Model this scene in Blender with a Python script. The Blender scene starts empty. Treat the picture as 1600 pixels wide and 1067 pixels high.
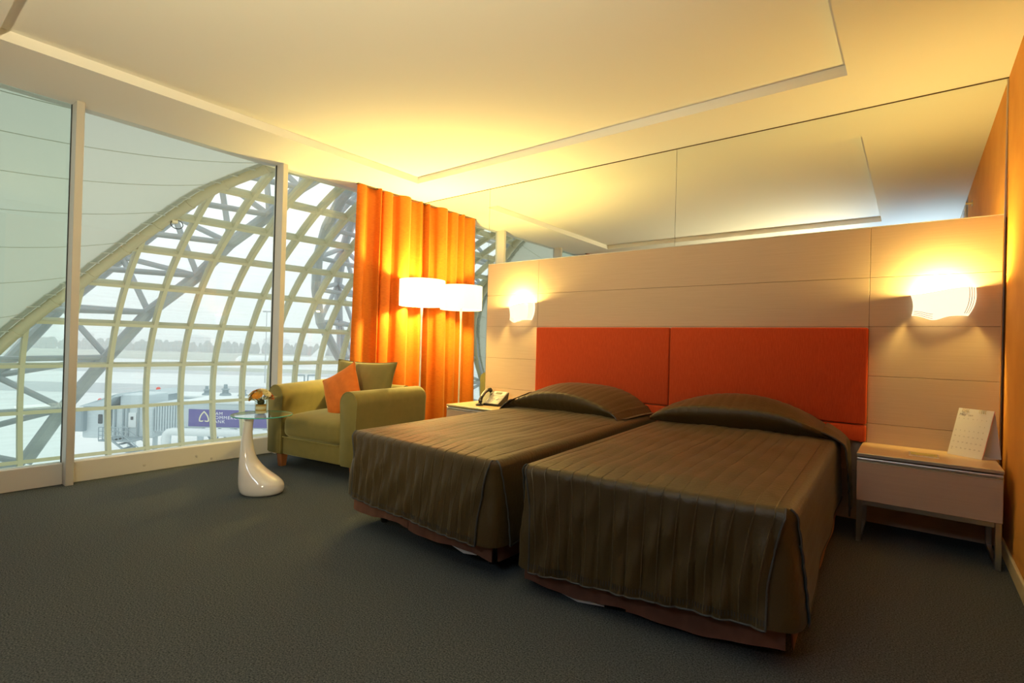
import bpy, bmesh, math, random
import numpy as np
from mathutils import Vector, Matrix
random.seed(7)
PI = math.pi
S = bpy.context.scene
COL = S.collection

# ------------------------------------------------------------------ camera, sky, large lights, exposure
CAM = bpy.data.cameras.new('camera')
CAM.sensor_width = 36.0
CAM.lens = 804.1 * 36.0 / 1600.0
CAM.clip_start = 0.05
CAM.clip_end = 3000
cam = bpy.data.objects.new('camera', CAM)
COL.objects.link(cam)
YAW, PITCH, ROLL = 0.6622, 0.0053, 0.0268
_f = Vector((-math.sin(YAW) * math.cos(PITCH), math.cos(YAW) * math.cos(PITCH), math.sin(PITCH)))
_r = Vector((math.cos(YAW), math.sin(YAW), 0))
_u = _r.cross(_f)
_r2 = math.cos(ROLL) * _r + math.sin(ROLL) * _u
_u2 = -math.sin(ROLL) * _r + math.cos(ROLL) * _u
cam.matrix_world = Matrix(((_r2.x, _u2.x, -_f.x, 0), (_r2.y, _u2.y, -_f.y, 0), (_r2.z, _u2.z, -_f.z, 1.15), (0, 0, 0, 1)))
S.camera = cam

S.view_settings.view_transform = 'Standard'
S.view_settings.look = 'None'
S.view_settings.gamma = 1
S.view_settings.use_curve_mapping = False
S.view_settings.exposure = 0.0
S.cycles.transparent_max_bounces = 24
S.cycles.max_bounces = 10
S.cycles.diffuse_bounces = 5
S.cycles.glossy_bounces = 5
S.cycles.use_denoising = True
S.cycles.volume_bounces = 2
S.cycles.sample_clamp_indirect = 6.0

W = bpy.data.worlds.new('hazy_sky')
S.world = W
W.use_nodes = True
nt = W.node_tree
bg = nt.nodes['Background']
tc = nt.nodes.new('ShaderNodeTexCoord')
sx = nt.nodes.new('ShaderNodeSeparateXYZ')
rp = nt.nodes.new('ShaderNodeValToRGB')
rp.color_ramp.elements[0].position = 0.48
rp.color_ramp.elements[0].color = (0.86, 0.91, 0.92, 1)
rp.color_ramp.elements[1].position = 0.62
rp.color_ramp.elements[1].color = (1.0, 1.0, 1.0, 1)
mp = nt.nodes.new('ShaderNodeMapRange')
mp.inputs[1].default_value = -1
mp.inputs[2].default_value = 1
nt.links.new(tc.outputs['Generated'], sx.inputs[0])
nt.links.new(sx.outputs[2], mp.inputs[0])
nt.links.new(mp.outputs[0], rp.inputs[0])
nt.links.new(rp.outputs[0], bg.inputs[0])
bg.inputs[1].default_value = 1.48

WARM = (1.0, 0.74, 0.20)

def lamp(name, kind, loc, energy, color, size=0.05, aim=None, **kw):
    d = bpy.data.lights.new(name, kind)
    d.energy = energy
    d.color = color
    if kind == 'AREA':
        d.size = size
    else:
        d.shadow_soft_size = size
    for k, v in kw.items():
        setattr(d, k, v)
    o = bpy.data.objects.new(name, d)
    o.location = loc
    if aim is not None:
        o.rotation_euler = (Vector(aim) - Vector(loc)).to_track_quat('-Z', 'Y').to_euler()
    COL.objects.link(o)
    return o

# the photographer's flash, bounced off the white ceiling above the camera
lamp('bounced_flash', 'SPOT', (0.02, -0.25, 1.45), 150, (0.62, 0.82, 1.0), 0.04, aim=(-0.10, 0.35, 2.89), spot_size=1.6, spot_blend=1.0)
# added warm fill bounced off the ceiling over the beds, no lamp of the room
lamp('warm_bounce_fill', 'SPOT', (-0.7, -0.75, 1.5), 510, (1.0, 0.86, 0.50), 0.06, aim=(-2.9, 1.6, 2.89), spot_size=1.9, spot_blend=1.0)
# added cool fill behind the camera, to lift the bed fronts and carpet
lamp('cool_rear_fill', 'AREA', (-1.3, -2.2, 2.82), 26, (0.74, 0.88, 1.0), 0.6, aim=(-1.3, -1.9, 0))
# added unseen fill lights below the room, brightening the inner side of the shell
lamp('concourse_fill', 'AREA', (-8.0, 4.0, -5.0), 200, (1.0, 0.95, 0.74), 3.0, aim=(-17.5, 6.0, 2.5), spread=1.5)
lamp('concourse_fill', 'AREA', (-8.0, -8.0, -5.0), 170, (1.0, 0.95, 0.74), 3.0, aim=(-17.5, -9.0, 2.5), spread=1.5)

# ------------------------------------------------------------------ helpers
def link(o):
    COL.objects.link(o)
    return o

def thing(name, label, cat, loc=(0, 0, 0), rotz=0.0, group=None):
    o = bpy.data.objects.new(name, None)
    o.empty_display_size = 0.1
    o.location = loc
    o.rotation_euler = (0, 0, rotz)
    o['label'] = label
    o['category'] = cat
    if group:
        o['group'] = group
    return link(o)

def setting(name, loc=(0, 0, 0)):
    o = bpy.data.objects.new(name, None)
    o.location = loc
    o['kind'] = 'structure'
    return link(o)

def topmatrix(o):
    while o.parent:
        o = o.parent
    return Matrix.Translation(o.location) @ o.rotation_euler.to_matrix().to_4x4()

class MB:
    def __init__(s):
        s.v = []
        s.f = []
    def add(s, verts, faces):
        b = len(s.v)
        s.v += [tuple(p) for p in verts]
        s.f += [tuple(i + b for i in f) for f in faces]
        return s
    def box(s, a, b):
        x0, y0, z0 = a
        x1, y1, z1 = b
        v = [(x0, y0, z0), (x1, y0, z0), (x1, y1, z0), (x0, y1, z0), (x0, y0, z1), (x1, y0, z1), (x1, y1, z1), (x0, y1, z1)]
        return s.add(v, [(3, 2, 1, 0), (4, 5, 6, 7), (0, 1, 5, 4), (1, 2, 6, 5), (2, 3, 7, 6), (3, 0, 4, 7)])
    def rbox(s, a, b, r=0.01, seg=2):
        bm = bmesh.new()
        bmesh.ops.create_cube(bm, size=1)
        for v in bm.verts:
            v.co = Vector([(a[i] + b[i]) / 2 + v.co[i] * (b[i] - a[i]) for i in range(3)])
        bmesh.ops.bevel(bm, geom=bm.edges[:], offset=r, segments=seg, profile=0.5, affect='EDGES')
        bm.verts.index_update()
        s.add([v.co for v in bm.verts], [[v.index for v in f.verts] for f in bm.faces])
        bm.free()
        return s
    def prism(s, poly, z0, z1, ax=2):
        n = len(poly)
        def P(p, z):
            return {2: (p[0], p[1], z), 1: (p[0], z, p[1]), 0: (z, p[0], p[1])}[ax]
        v = [P(p, z0) for p in poly] + [P(p, z1) for p in poly]
        f = [tuple(range(n - 1, -1, -1)), tuple(range(n, 2 * n))]
        f += [(i, (i + 1) % n, n + (i + 1) % n, n + i) for i in range(n)]
        return s.add(v, f)
    def tube(s, pts, r, n=8, closed=False, caps=True):
        pts = [Vector(p) for p in pts]
        m = len(pts)
        rs = r if isinstance(r, (list, tuple)) else [r] * m
        rings = []
        up = None
        for i in range(m):
            if closed:
                d = pts[(i + 1) % m] - pts[i - 1]
            else:
                d = pts[min(i + 1, m - 1)] - pts[max(i - 1, 0)]
            d.normalize()
            if up is None:
                up = Vector((0, 0, 1)) if abs(d.z) < 0.9 else Vector((1, 0, 0))
            a = d.cross(up).normalized()
            up = a.cross(d).normalized()
            rings.append([pts[i] + rs[i] * (math.cos(2 * PI * k / n) * a + math.sin(2 * PI * k / n) * up) for k in range(n)])
        v = [p for q in rings for p in q]
        f = []
        for i in range(m if closed else m - 1):
            j = (i + 1) % m
            for k in range(n):
                f.append((i * n + k, i * n + (k + 1) % n, j * n + (k + 1) % n, j * n + k))
        if caps and not closed:
            f.append(tuple(range(n - 1, -1, -1)))
            f.append(tuple((m - 1) * n + k for k in range(n)))
        return s.add(v, f)
    def rings(s, rings, caps=(True, True), closed=True):
        n = len(rings[0])
        v = [p for q in rings for p in q]
        f = []
        for i in range(len(rings) - 1):
            for k in range(n if closed else n - 1):
                f.append((i * n + k, i * n + (k + 1) % n, (i + 1) * n + (k + 1) % n, (i + 1) * n + k))
        if caps[0]:
            f.append(tuple(range(n - 1, -1, -1)))
        if caps[1]:
            f.append(tuple((len(rings) - 1) * n + k for k in range(n)))
        return s.add(v, f)
    def lathe(s, prof, c, n=24, caps=(True, True)):
        return s.rings([[(c[0] + r * math.cos(2 * PI * k / n), c[1] + r * math.sin(2 * PI * k / n), c[2] + z) for k in range(n)] for r, z in prof], caps)
    def grid(s, fn, nu, nv):
        v = [fn(i / nu, j / nv) for j in range(nv + 1) for i in range(nu + 1)]
        f = [(j * (nu + 1) + i, j * (nu + 1) + i + 1, (j + 1) * (nu + 1) + i + 1, (j + 1) * (nu + 1) + i) for j in range(nv) for i in range(nu)]
        return s.add(v, f)
    def xf(s, M):
        s.v = [tuple(M @ Vector(p)) for p in s.v]
        return s
    def sh(s):
        """the shell stands slightly askew to the room"""
        s.v = [(x + 0.05 * (y - 3), y, z) for x, y, z in s.v]
        return s
    def mesh(s, name, m, smooth=0.6):
        me = bpy.data.meshes.new(name)
        me.from_pydata(s.v, [], s.f)
        me.materials.append(m)
        if smooth:
            me.polygons.foreach_set('use_smooth', [True] * len(me.polygons))
            me.set_sharp_from_angle(angle=smooth)
        me.update()
        return me
    def build(s, name, m, parent=None, local=False, smooth=0.6, fix=True):
        if parent is not None and not local:
            s.xf(topmatrix(parent).inverted())
        me = s.mesh(name, m, smooth)
        if fix:
            bm = bmesh.new()
            bm.from_mesh(me)
            bmesh.ops.recalc_face_normals(bm, faces=bm.faces[:])
            bm.to_mesh(me)
            bm.free()
        o = bpy.data.objects.new(name, me)
        link(o)
        if parent is not None:
            o.parent = parent
        return o

def struct(mb, name, m, **kw):
    o = mb.build(name, m, **kw)
    o['kind'] = 'structure'
    return o

def tag(o, label, cat, group=None):
    o['label'] = label
    o['category'] = cat
    if group:
        o['group'] = group
    return o

def copy_part(o, parent):
    c = o.copy()
    link(c)
    c.parent = parent
    return c

# ------------------------------------------------------------------ materials
def mat(name, col, rough=0.5, metal=0.0, spec=0.5, noise=None, bump=None, sheen=0.0, sheentint=(1, 1, 1), coat=0.0, emit=None, trans=None, alpha=None):
    """noise = (scale xyz, amount, darker colour); bump = (scale xyz, strength, distance)"""
    m = bpy.data.materials.new(name)
    m.use_nodes = True
    t = m.node_tree
    b = t.nodes['Principled BSDF']
    b.inputs['Base Color'].default_value = (*col, 1)
    b.inputs['Roughness'].default_value = rough
    b.inputs['Metallic'].default_value = metal
    b.inputs['Specular IOR Level'].default_value = spec
    if sheen:
        b.inputs['Sheen Weight'].default_value = sheen
        b.inputs['Sheen Roughness'].default_value = 0.4
        b.inputs['Sheen Tint'].default_value = (*sheentint, 1)
    if coat:
        b.inputs['Coat Weight'].default_value = coat
        b.inputs['Coat Roughness'].default_value = 0.05
    if emit:
        b.inputs['Emission Color'].default_value = (*emit[0], 1)
        b.inputs['Emission Strength'].default_value = emit[1]
    def tex(scale, detail=4):
        c = t.nodes.new('ShaderNodeTexCoord')
        p = t.nodes.new('ShaderNodeMapping')
        p.inputs['Scale'].default_value = scale
        n = t.nodes.new('ShaderNodeTexNoise')
        n.inputs['Scale'].default_value = 1.0
        n.inputs['Detail'].default_value = detail
        t.links.new(c.outputs['Object'], p.inputs[0])
        t.links.new(p.outputs[0], n.inputs['Vector'])
        return n
    if noise:
        n = tex(noise[0])
        r = t.nodes.new('ShaderNodeValToRGB')
        r.color_ramp.elements[0].position = 0.5 - 0.5 * noise[1]
        r.color_ramp.elements[1].position = 0.5 + 0.5 * noise[1]
        r.color_ramp.elements[0].color = (*noise[2], 1)
        r.color_ramp.elements[1].color = (*col, 1)
        t.links.new(n.outputs['Fac'], r.inputs[0])
        t.links.new(r.outputs[0], b.inputs['Base Color'])
    if bump:
        n = tex(bump[0], 3)
        k = t.nodes.new('ShaderNodeBump')
        k.inputs['Strength'].default_value = bump[1]
        k.inputs['Distance'].default_value = bump[2]
        t.links.new(n.outputs['Fac'], k.inputs['Height'])
        t.links.new(k.outputs[0], b.inputs['Normal'])
    if trans:
        out = t.nodes['Material Output']
        tr = t.nodes.new('ShaderNodeBsdfTranslucent')
        tr.inputs[0].default_value = (*trans[0], 1)
        mx = t.nodes.new('ShaderNodeMixShader')
        mx.inputs[0].default_value = trans[1]
        t.links.new(b.outputs[0], mx.inputs[1])
        t.links.new(tr.outputs[0], mx.inputs[2])
        t.links.new(mx.outputs[0], out.inputs[0])
    return m

def glass_mat(name, tint, ior=1.45, frit=0.0, fritcol=(0.9, 0.95, 0.95)):
    m = bpy.data.materials.new(name)
    m.use_nodes = True
    t = m.node_tree
    t.nodes.remove(t.nodes['Principled BSDF'])
    out = t.nodes['Material Output']
    tr = t.nodes.new('ShaderNodeBsdfTransparent')
    tr.inputs[0].default_value = (*tint, 1)
    gl = t.nodes.new('ShaderNodeBsdfGlossy')
    gl.inputs['Roughness'].default_value = 0.0
    fr = t.nodes.new('ShaderNodeFresnel')
    gm = t.nodes.new('ShaderNodeNewGeometry')
    mi = t.nodes.new('ShaderNodeMapRange')
    mi.inputs[3].default_value = ior
    mi.inputs[4].default_value = 1 / ior
    t.links.new(gm.outputs['Backfacing'], mi.inputs[0])
    t.links.new(mi.outputs[0], fr.inputs[0])
    mx = t.nodes.new('ShaderNodeMixShader')
    t.links.new(fr.outputs[0], mx.inputs[0])
    src = tr
    if frit:
        # ceramic frit printed on the pane: fine level stripes of white
        c = t.nodes.new('ShaderNodeTexCoord')
        sp = t.nodes.new('ShaderNodeSeparateXYZ')
        t.links.new(c.outputs['Object'], sp.inputs[0])
        mt = t.nodes.new('ShaderNodeMath')
        mt.operation = 'MULTIPLY'
        mt.inputs[1].default_value = 14.0
        t.links.new(sp.outputs[2], mt.inputs[0])
        nz = t.nodes.new('ShaderNodeTexNoise')
        nz.noise_dimensions = '1D'
        nz.inputs['Scale'].default_value = 1.0
        nz.inputs['Detail'].default_value = 2.0
        t.links.new(mt.outputs[0], nz.inputs['W'])
        mr = t.nodes.new('ShaderNodeMapRange')
        mr.inputs[1].default_value = 0.35
        mr.inputs[2].default_value = 0.65
        mr.inputs[3].default_value = frit * 0.75
        mr.inputs[4].default_value = frit * 1.25
        t.links.new(nz.outputs['Fac'], mr.inputs[0])
        tl = t.nodes.new('ShaderNodeBsdfTranslucent')
        tl.inputs[0].default_value = (*fritcol, 1)
        m2 = t.nodes.new('ShaderNodeMixShader')
        t.links.new(mr.outputs[0], m2.inputs[0])
        t.links.new(tr.outputs[0], m2.inputs[1])
        t.links.new(tl.outputs[0], m2.inputs[2])
        src = m2
    t.links.new(src.outputs[0], mx.inputs[1])
    t.links.new(gl.outputs[0], mx.inputs[2])
    t.links.new(mx.outputs[0], out.inputs[0])
    return m

M = {}
M['ceiling'] = mat('ceiling_paint', (0.86, 0.84, 0.80), 0.9, spec=0.1)
M['carpet'] = mat('carpet', (0.145, 0.16, 0.165), 1.0, spec=0.05, noise=((165, 165, 165), 0.40, (0.026, 0.033, 0.038)), bump=((260, 260, 260), 0.4, 0.004))
M['wallpaper'] = mat('orange_wallpaper', (0.80, 0.37, 0.075), 0.75, spec=0.2, noise=((60, 4, 4), 0.6, (0.68, 0.285, 0.05)), bump=((40, 30, 30), 0.25, 0.004))
M['white'] = mat('white_paint', (0.80, 0.79, 0.76), 0.6, spec=0.3)
M['sill'] = mat('sill_paint', (0.72, 0.69, 0.64), 0.55, spec=0.3)
M['veneer'] = mat('maple_veneer', (0.60, 0.455, 0.33), 0.5, spec=0.3, noise=((3, 3, 160), 0.7, (0.52, 0.385, 0.275)), bump=((4, 4, 300), 0.08, 0.001))
M['rearwood'] = mat('dark_wardrobe_wood', (0.20, 0.115, 0.06), 0.5, noise=((40, 40, 3), 0.6, (0.15, 0.08, 0.04)))
M['backing'] = mat('joint_backing_board', (0.22, 0.15, 0.11), 0.8)  # dark brown board behind the panel joints and in the drawer groove
M['mirror'] = mat('mirror_silver', (0.86, 0.885, 0.85), 0.012, metal=1.0)
M['bronze'] = mat('dark_bronze', (0.16, 0.11, 0.07), 0.4, metal=0.6)
M['headboard'] = mat('rust_fabric', (0.62, 0.092, 0.024), 0.85, spec=0.15, sheen=0.25, sheentint=(1, 0.5, 0.2), noise=((260, 260, 22), 0.8, (0.44, 0.045, 0.012)), bump=((350, 350, 90), 0.35, 0.003))
M['curtain'] = mat('orange_curtain', (0.66, 0.175, 0.010), 0.7, spec=0.25, sheen=0.3, sheentint=(1, 0.7, 0.2), noise=((26, 26, 210), 0.75, (0.36, 0.070, 0.004)), bump=((60, 60, 260), 0.25, 0.003), trans=((0.9, 0.25, 0.02), 0.12))
M['spread'] = mat('bronze_satin', (0.078, 0.047, 0.011), 0.44, spec=0.5, sheen=0.18, sheentint=(1, 0.84, 0.55), noise=((420, 140, 420), 0.9, (0.034, 0.021, 0.005)), bump=((60, 60, 40), 0.4, 0.005))
M['seamglint'] = mat('seam_glint', (0.13, 0.092, 0.040), 0.35, spec=0.7, noise=((60, 60, 60), 0.6, (0.06, 0.042, 0.018)))  # lighter than the spread: glints along the seams put into the colour
M['piping'] = mat('dark_piping', (0.05, 0.05, 0.048), 0.5)
M['lining'] = mat('pale_blue_lining', (0.42, 0.55, 0.62), 0.8)
M['skirt'] = mat('rust_brown_velvet', (0.23, 0.095, 0.055), 0.8, sheen=0.5, sheentint=(1, 0.5, 0.25), noise=((18, 18, 10), 0.7, (0.13, 0.05, 0.03)))
M['mattress'] = mat('dark_ticking', (0.05, 0.045, 0.04), 0.9)
M['hemtape'] = mat('white_tape', (0.7, 0.68, 0.66), 0.7)
M['olive'] = mat('olive_velour', (0.235, 0.188, 0.056), 0.8, spec=0.2, sheen=0.5, sheentint=(1, 0.95, 0.5), noise=((14, 14, 14), 0.7, (0.19, 0.155, 0.045)), bump=((200, 200, 200), 0.15, 0.002))
M['orange'] = mat('orange_velour', (0.76, 0.20, 0.03), 0.8, spec=0.2, sheen=0.4, sheentint=(1, 0.7, 0.3), noise=((20, 20, 20), 0.7, (0.62, 0.14, 0.02)))
M['legwood'] = mat('cherry_wood', (0.42, 0.15, 0.04), 0.4, noise=((30, 30, 4), 0.7, (0.3, 0.1, 0.03)))
M['gloss'] = mat('white_lacquer', (0.80, 0.76, 0.74), 0.12, spec=0.6, coat=0.6)
M['tglass'] = glass_mat('table_glass', (0.90, 0.97, 0.94), 1.85)
M['tedge'] = mat('glass_edge', (0.05, 0.42, 0.34), 0.1, spec=0.8)
M['nighttop'] = mat('maple_top', (0.66, 0.47, 0.28), 0.35, spec=0.4, noise=((3, 90, 90), 0.7, (0.58, 0.40, 0.22)))
M['drawer'] = mat('drawer_laminate', (0.50, 0.38, 0.31), 0.45, noise=((3, 90, 90), 0.7, (0.45, 0.335, 0.27)))
M['alu'] = mat('brushed_aluminium', (0.62, 0.63, 0.66), 0.32, metal=0.9)
M['steel'] = mat('satin_steel', (0.55, 0.57, 0.58), 0.28, metal=1.0)
M['mullion'] = mat('mullion_paint', (0.58, 0.55, 0.51), 0.4, spec=0.4)
M['gasket'] = mat('black_gasket', (0.01, 0.015, 0.012), 0.6)
M['panegreen'] = glass_mat('room_glass_green', (0.88, 0.955, 0.92), 1.5)
M['pane'] = glass_mat('room_glass', (0.94, 0.975, 0.96), 1.5)
M['shellglass'] = glass_mat('fritted_glass', (0.92, 0.97, 0.98), 1.3, frit=0.10)
M['rib'] = mat('cream_rib_paint', (0.50, 0.475, 0.30), 0.5, spec=0.3)
M['tube'] = mat('grey_steel_paint', (0.42, 0.45, 0.47), 0.5, spec=0.3)
M['membrane'] = mat('roof_membrane', (0.50, 0.52, 0.43), 0.8, spec=0.1, trans=((0.58, 0.60, 0.51), 0.50))
M['seam'] = mat('membrane_seam', (0.44, 0.45, 0.35), 0.8)
M['edgebeam'] = mat('edge_beam_paint', (0.46, 0.42, 0.26), 0.5)
M['black'] = mat('black_plastic', (0.016, 0.015, 0.015), 0.35)
M['phonegrey'] = mat('silver_plastic', (0.42, 0.40, 0.37), 0.4, metal=0.2)
M['screen'] = mat('lcd_screen', (0.16, 0.18, 0.13), 0.2)
M['key'] = mat('pale_keys', (0.62, 0.60, 0.55), 0.4)
M['paper'] = mat('calendar_paper', (0.80, 0.78, 0.74), 0.8, spec=0.1)
M['card'] = mat('calendar_back', (0.74, 0.73, 0.78), 0.8, spec=0.1)
M['ink'] = mat('grey_ink', (0.28, 0.26, 0.25), 0.9)
M['pinkedge'] = mat('pink_edge', (0.72, 0.30, 0.28), 0.8)
M['wire'] = mat('gold_wire', (0.75, 0.62, 0.36), 0.35, metal=0.8)
M['petalw'] = mat('cream_petal', (0.92, 0.86, 0.58), 0.7, trans=((0.92, 0.86, 0.58), 0.50))
M['petalo'] = mat('orange_petal', (0.90, 0.24, 0.03), 0.7, trans=((0.90, 0.24, 0.03), 0.50))
M['petaly'] = mat('amber_petal', (0.85, 0.45, 0.06), 0.7, trans=((0.85, 0.45, 0.06), 0.50))
M['leaf'] = mat('dried_leaf', (0.45, 0.42, 0.16), 0.7)
M['stem'] = mat('dark_stem', (0.05, 0.06, 0.03), 0.7)
M['vase'] = glass_mat('vase_glass', (0.93, 0.96, 0.93), 1.5)
M['sandy'] = mat('amber_filling', (0.65, 0.42, 0.14), 0.6, noise=((12, 12, 90), 0.6, (0.42, 0.25, 0.06)))
M['pale'] = mat('pale_filling', (0.78, 0.70, 0.52), 0.6)
M['chrome'] = mat('chrome', (0.75, 0.75, 0.76), 0.12, metal=1.0)
M['bridge'] = mat('bridge_cladding', (0.55, 0.63, 0.66), 0.5)
M['bridgedark'] = mat('bridge_dark', (0.28, 0.35, 0.38), 0.5)
M['purple'] = mat('sign_purple', (0.085, 0.065, 0.30), 0.5)
M['signwhite'] = mat('sign_white', (0.85, 0.85, 0.85), 0.5)
M['signgold'] = mat('sign_gold', (0.75, 0.70, 0.45), 0.5)
M['pipe'] = mat('air_duct', (0.72, 0.77, 0.78), 0.45)
M['concrete'] = mat('apron_concrete', (0.78, 0.80, 0.80), 0.8, noise=((0.004, 0.03, 0.1), 0.5, (0.66, 0.69, 0.70)))
M['granite'] = mat('dark_granite', (0.16, 0.15, 0.14), 0.4)
M['taxi'] = mat('taxiway_asphalt', (0.46, 0.49, 0.51), 0.8)
M['grass'] = mat('airfield_grass', (0.36, 0.39, 0.30), 0.9)
M['tree'] = mat('far_trees', (0.12, 0.16, 0.12), 0.9, noise=((0.05, 0.05, 0.2), 0.7, (0.06, 0.09, 0.08)))
M['city'] = mat('far_buildings', (0.52, 0.54, 0.56), 0.8)
M['planewhite'] = mat('aircraft_white', (0.85, 0.87, 0.88), 0.3)
M['planegrey'] = mat('aircraft_grey', (0.35, 0.38, 0.42), 0.4)
M['dark'] = mat('dark_opening', (0.06, 0.07, 0.08), 0.5)
M['red'] = mat('red_light', (0.8, 0.08, 0.05), 0.5)
M['lampshade'] = mat('lit_shade', (0.9, 0.86, 0.78), 0.6, emit=((1.0, 0.82, 0.48), 1.7))
M['sconce'] = mat('lit_opal_glass', (0.30, 0.29, 0.27), 0.3, emit=((1.0, 0.88, 0.62), 1.25))
M['stripe'] = mat('sconce_stripe', (0.55, 0.45, 0.36), 0.5)
M['green'] = mat('leaflet_green', (0.42, 0.46, 0.12), 0.4, noise=((40, 40, 40), 0.7, (0.55, 0.42, 0.15)))
M['clearcard'] = mat('glossy_leaflet', (0.75, 0.76, 0.70), 0.08, spec=0.8, coat=1.0)

# ------------------------------------------------------------------ room shell
XW, XR, ZC, YP, YM, YB = -5.05, 0.44, 2.891, 4.303, 4.383, -3.0
struct(MB().box((XW - 0.15, YB - 0.1, -0.35), (XR + 0.1, YM + 0.15, 0.0)), 'floor', M['carpet'])
# ceiling: flat margin around a shallow recess
RX0, RX1, RY0, RY1, RH = -4.334, -0.354, 0.49, 3.80, 0.068
c = MB()
xs = [XW - 0.15, RX0, RX1, XR + 0.1]
ys = [YB - 0.1, RY0, RY1, YM + 0.15]
for i in range(3):
    for j in range(3):
        z = ZC + RH if (i == 1 and j == 1) else ZC
        c.add([(xs[i], ys[j], z), (xs[i], ys[j + 1], z), (xs[i + 1], ys[j + 1], z), (xs[i + 1], ys[j], z)], [(0, 1, 2, 3)])
q = [(RX0, RY0), (RX1, RY0), (RX1, RY1), (RX0, RY1)]
for k in range(4):
    a, b = q[k], q[(k + 1) % 4]
    c.add([(*a, ZC), (*b, ZC), (*b, ZC + RH), (*a, ZC + RH)], [(0, 1, 2, 3)])
c.box((xs[0], ys[0], ZC + 0.10), (xs[3], ys[3], ZC + 0.4))
struct(c, 'ceiling', M['ceiling'], fix=False, smooth=None)
struct(MB().box((XR, 1.37, 0), (XR + 0.1, YM + 0.15, ZC)), 'wall_right', M['wallpaper'])
struct(MB().box((XR, YB - 0.1, 0), (XR + 0.1, 1.369, ZC)), 'wall_right_rear', M['rearwood'])
struct(MB().box((XW - 0.15, YB - 0.1, 0), (XR, YB, ZC)), 'wall_rear', M['rearwood'])
struct(MB().box((XW - 0.15, YM + 0.012, 0), (XR, YM + 0.15, ZC)), 'wall_front', M['white'])
wm = setting('trim_1')
for a, b in ((XW, -3.787), (-3.783, -1.654), (-1.650, XR - 0.004)):
    MB().box((a, YM, 0.0), (b, YM + 0.01, ZC - 0.008)).build('mirror_panel', M['mirror'], wm)
MB().box((XW, YM - 0.004, ZC - 0.006), (XR, YM + 0.01, ZC - 0.001)).build('shadow_gap_strip', M['bronze'], wm)  # dark strip stands in for the shadow gap above the mirror
MB().box((XR - 0.009, YM - 0.004, 0), (XR - 0.001, YM + 0.01, ZC - 0.009)).build('edge_channel', M['alu'], wm)
b = MB().rbox((XR - 0.014, 1.37, 0.0), (XR, YP, 0.085), 0.003, 1)
struct(b, 'baseboard_right', mat('cream_skirting', (0.74, 0.60, 0.36), 0.5))
# sill curb under the glass
sl = setting('baseboard_left')
for a, b in ((YB, -0.58), (-0.52, 1.0), (1.05, 2.605), (2.655, YM)):
    MB().rbox((XW - 0.10, a, 0.0), (XW, b, 0.16), 0.004, 1).build('sill_curb', M['sill'], sl)
for y, z in ((1.526, 0.058), (1.924, 0.071), (2.05, 0.03)):
    MB().lathe([(0.001, -0.004), (0.012, -0.004), (0.012, 0.001), (0.001, 0.004)], (0, 0, 0), 10).xf(Matrix.Translation((XW, y, z)) @ Matrix.Rotation(PI / 2, 4, 'Y')).build('screw_cap', M['mullion'], sl)
# glass wall of the room
for n, (a, b) in enumerate(((YB, -0.55), (-0.55, 1.025), (1.025, 2.63), (2.63, 4.235), (4.235, YM))):
    w = setting('window_%d' % (n + 1))
    MB().box((XW - 0.062, a, 0.16), (XW - 0.050, b, ZC)).build('glass_pane', M['panegreen' if n < 2 else 'pane'], w)
    if n:
        MB().rbox((-5.14, a - 0.025, 0.0), (-4.97, a + 0.025, ZC), 0.003, 1).build('mullion', M['mullion'], w)
        MB().box((XW - 0.066, a - 0.029, 0.16), (XW - 0.046, a - 0.025, ZC)).build('gasket', M['gasket'], w)

# panelled partition behind the beds
pt = thing('partition_panelling', 'low wall of beige wood veneer panels standing before the mirror behind both beds', 'wall panelling', (-1.65, 4.33, 0))
XP = [-3.715, -3.032, -0.243, 0.422]
ZP = [0.0, 0.3375, 0.6745, 0.998, 1.337, 1.675, 2.02]
MB().box((XP[0] + 0.002, YP + 0.008, 0.0), (XP[3] - 0.002, YM - 0.004, 2.018)).build('backing_board', M['backing'], pt)
for i in range(3):
    for j in range(6):
        g = 0.0012
        MB().rbox((XP[i] + g, YP, ZP[j] + g), (XP[i + 1] - g, YP + 0.012, ZP[j + 1] - g), 0.0012, 1).build('panel', M['veneer'], pt)
MB().box((XP[0], YP - 0.001, 2.0202), (XP[3], YM - 0.003, 2.0245)).build('top_edging', M['white'], pt)

# upholstered headboard: two tall panels over two low ones
hb = thing('headboard', 'rust orange upholstered headboard of stitched panels on the veneer wall', 'headboard', (-1.62, YP - 0.03, 0.3))
for a, b in ((-3.005, -1.628), (-1.622, -0.243)):
    MB().rbox((a, YP - 0.058, 0.666), (b, YP - 0.001, 1.328), 0.014, 3).build('upper_panel', M['headboard'], hb)
    MB().rbox((a, YP - 0.058, 0.548), (b, YP - 0.001, 0.660), 0.014, 3).build('lower_panel', M['headboard'], hb)

# vent and sprinkler high on the right wall (seen in the mirror)
v = thing('wall_vent', 'white air grille high on the right wall, seen only in the mirror', 'vent', (XR, 0.95, 2.62))
MB().rbox((XR - 0.02, 0.62, 2.44), (XR, 1.28, 2.80), 0.004, 1).build('frame', M['white'], v)
for k in range(8):
    MB().box((XR - 0.026, 0.66, 2.48 + 0.037 * k), (XR - 0.018, 1.24, 2.50 + 0.037 * k)).build('slat', M['alu'], v)
sp = thing('sprinkler', 'small brass sidewall sprinkler on the right wall, seen only in the mirror', 'sprinkler', (XR, 1.97, 2.67))
MB().tube([(XR, 1.97, 2.67), (XR - 0.05, 1.97, 2.67)], 0.010, 8).build('pipe', M['wire'], sp)
MB().tube([(XR, 1.97, 2.67), (XR - 0.006, 1.97, 2.67)], 0.032, 14).build('rosette', M['wire'], sp)
MB().tube([(XR - 0.05, 1.97, 2.67), (XR - 0.054, 1.97, 2.67)], 0.022, 10).build('deflector', M['wire'], sp)

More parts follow.
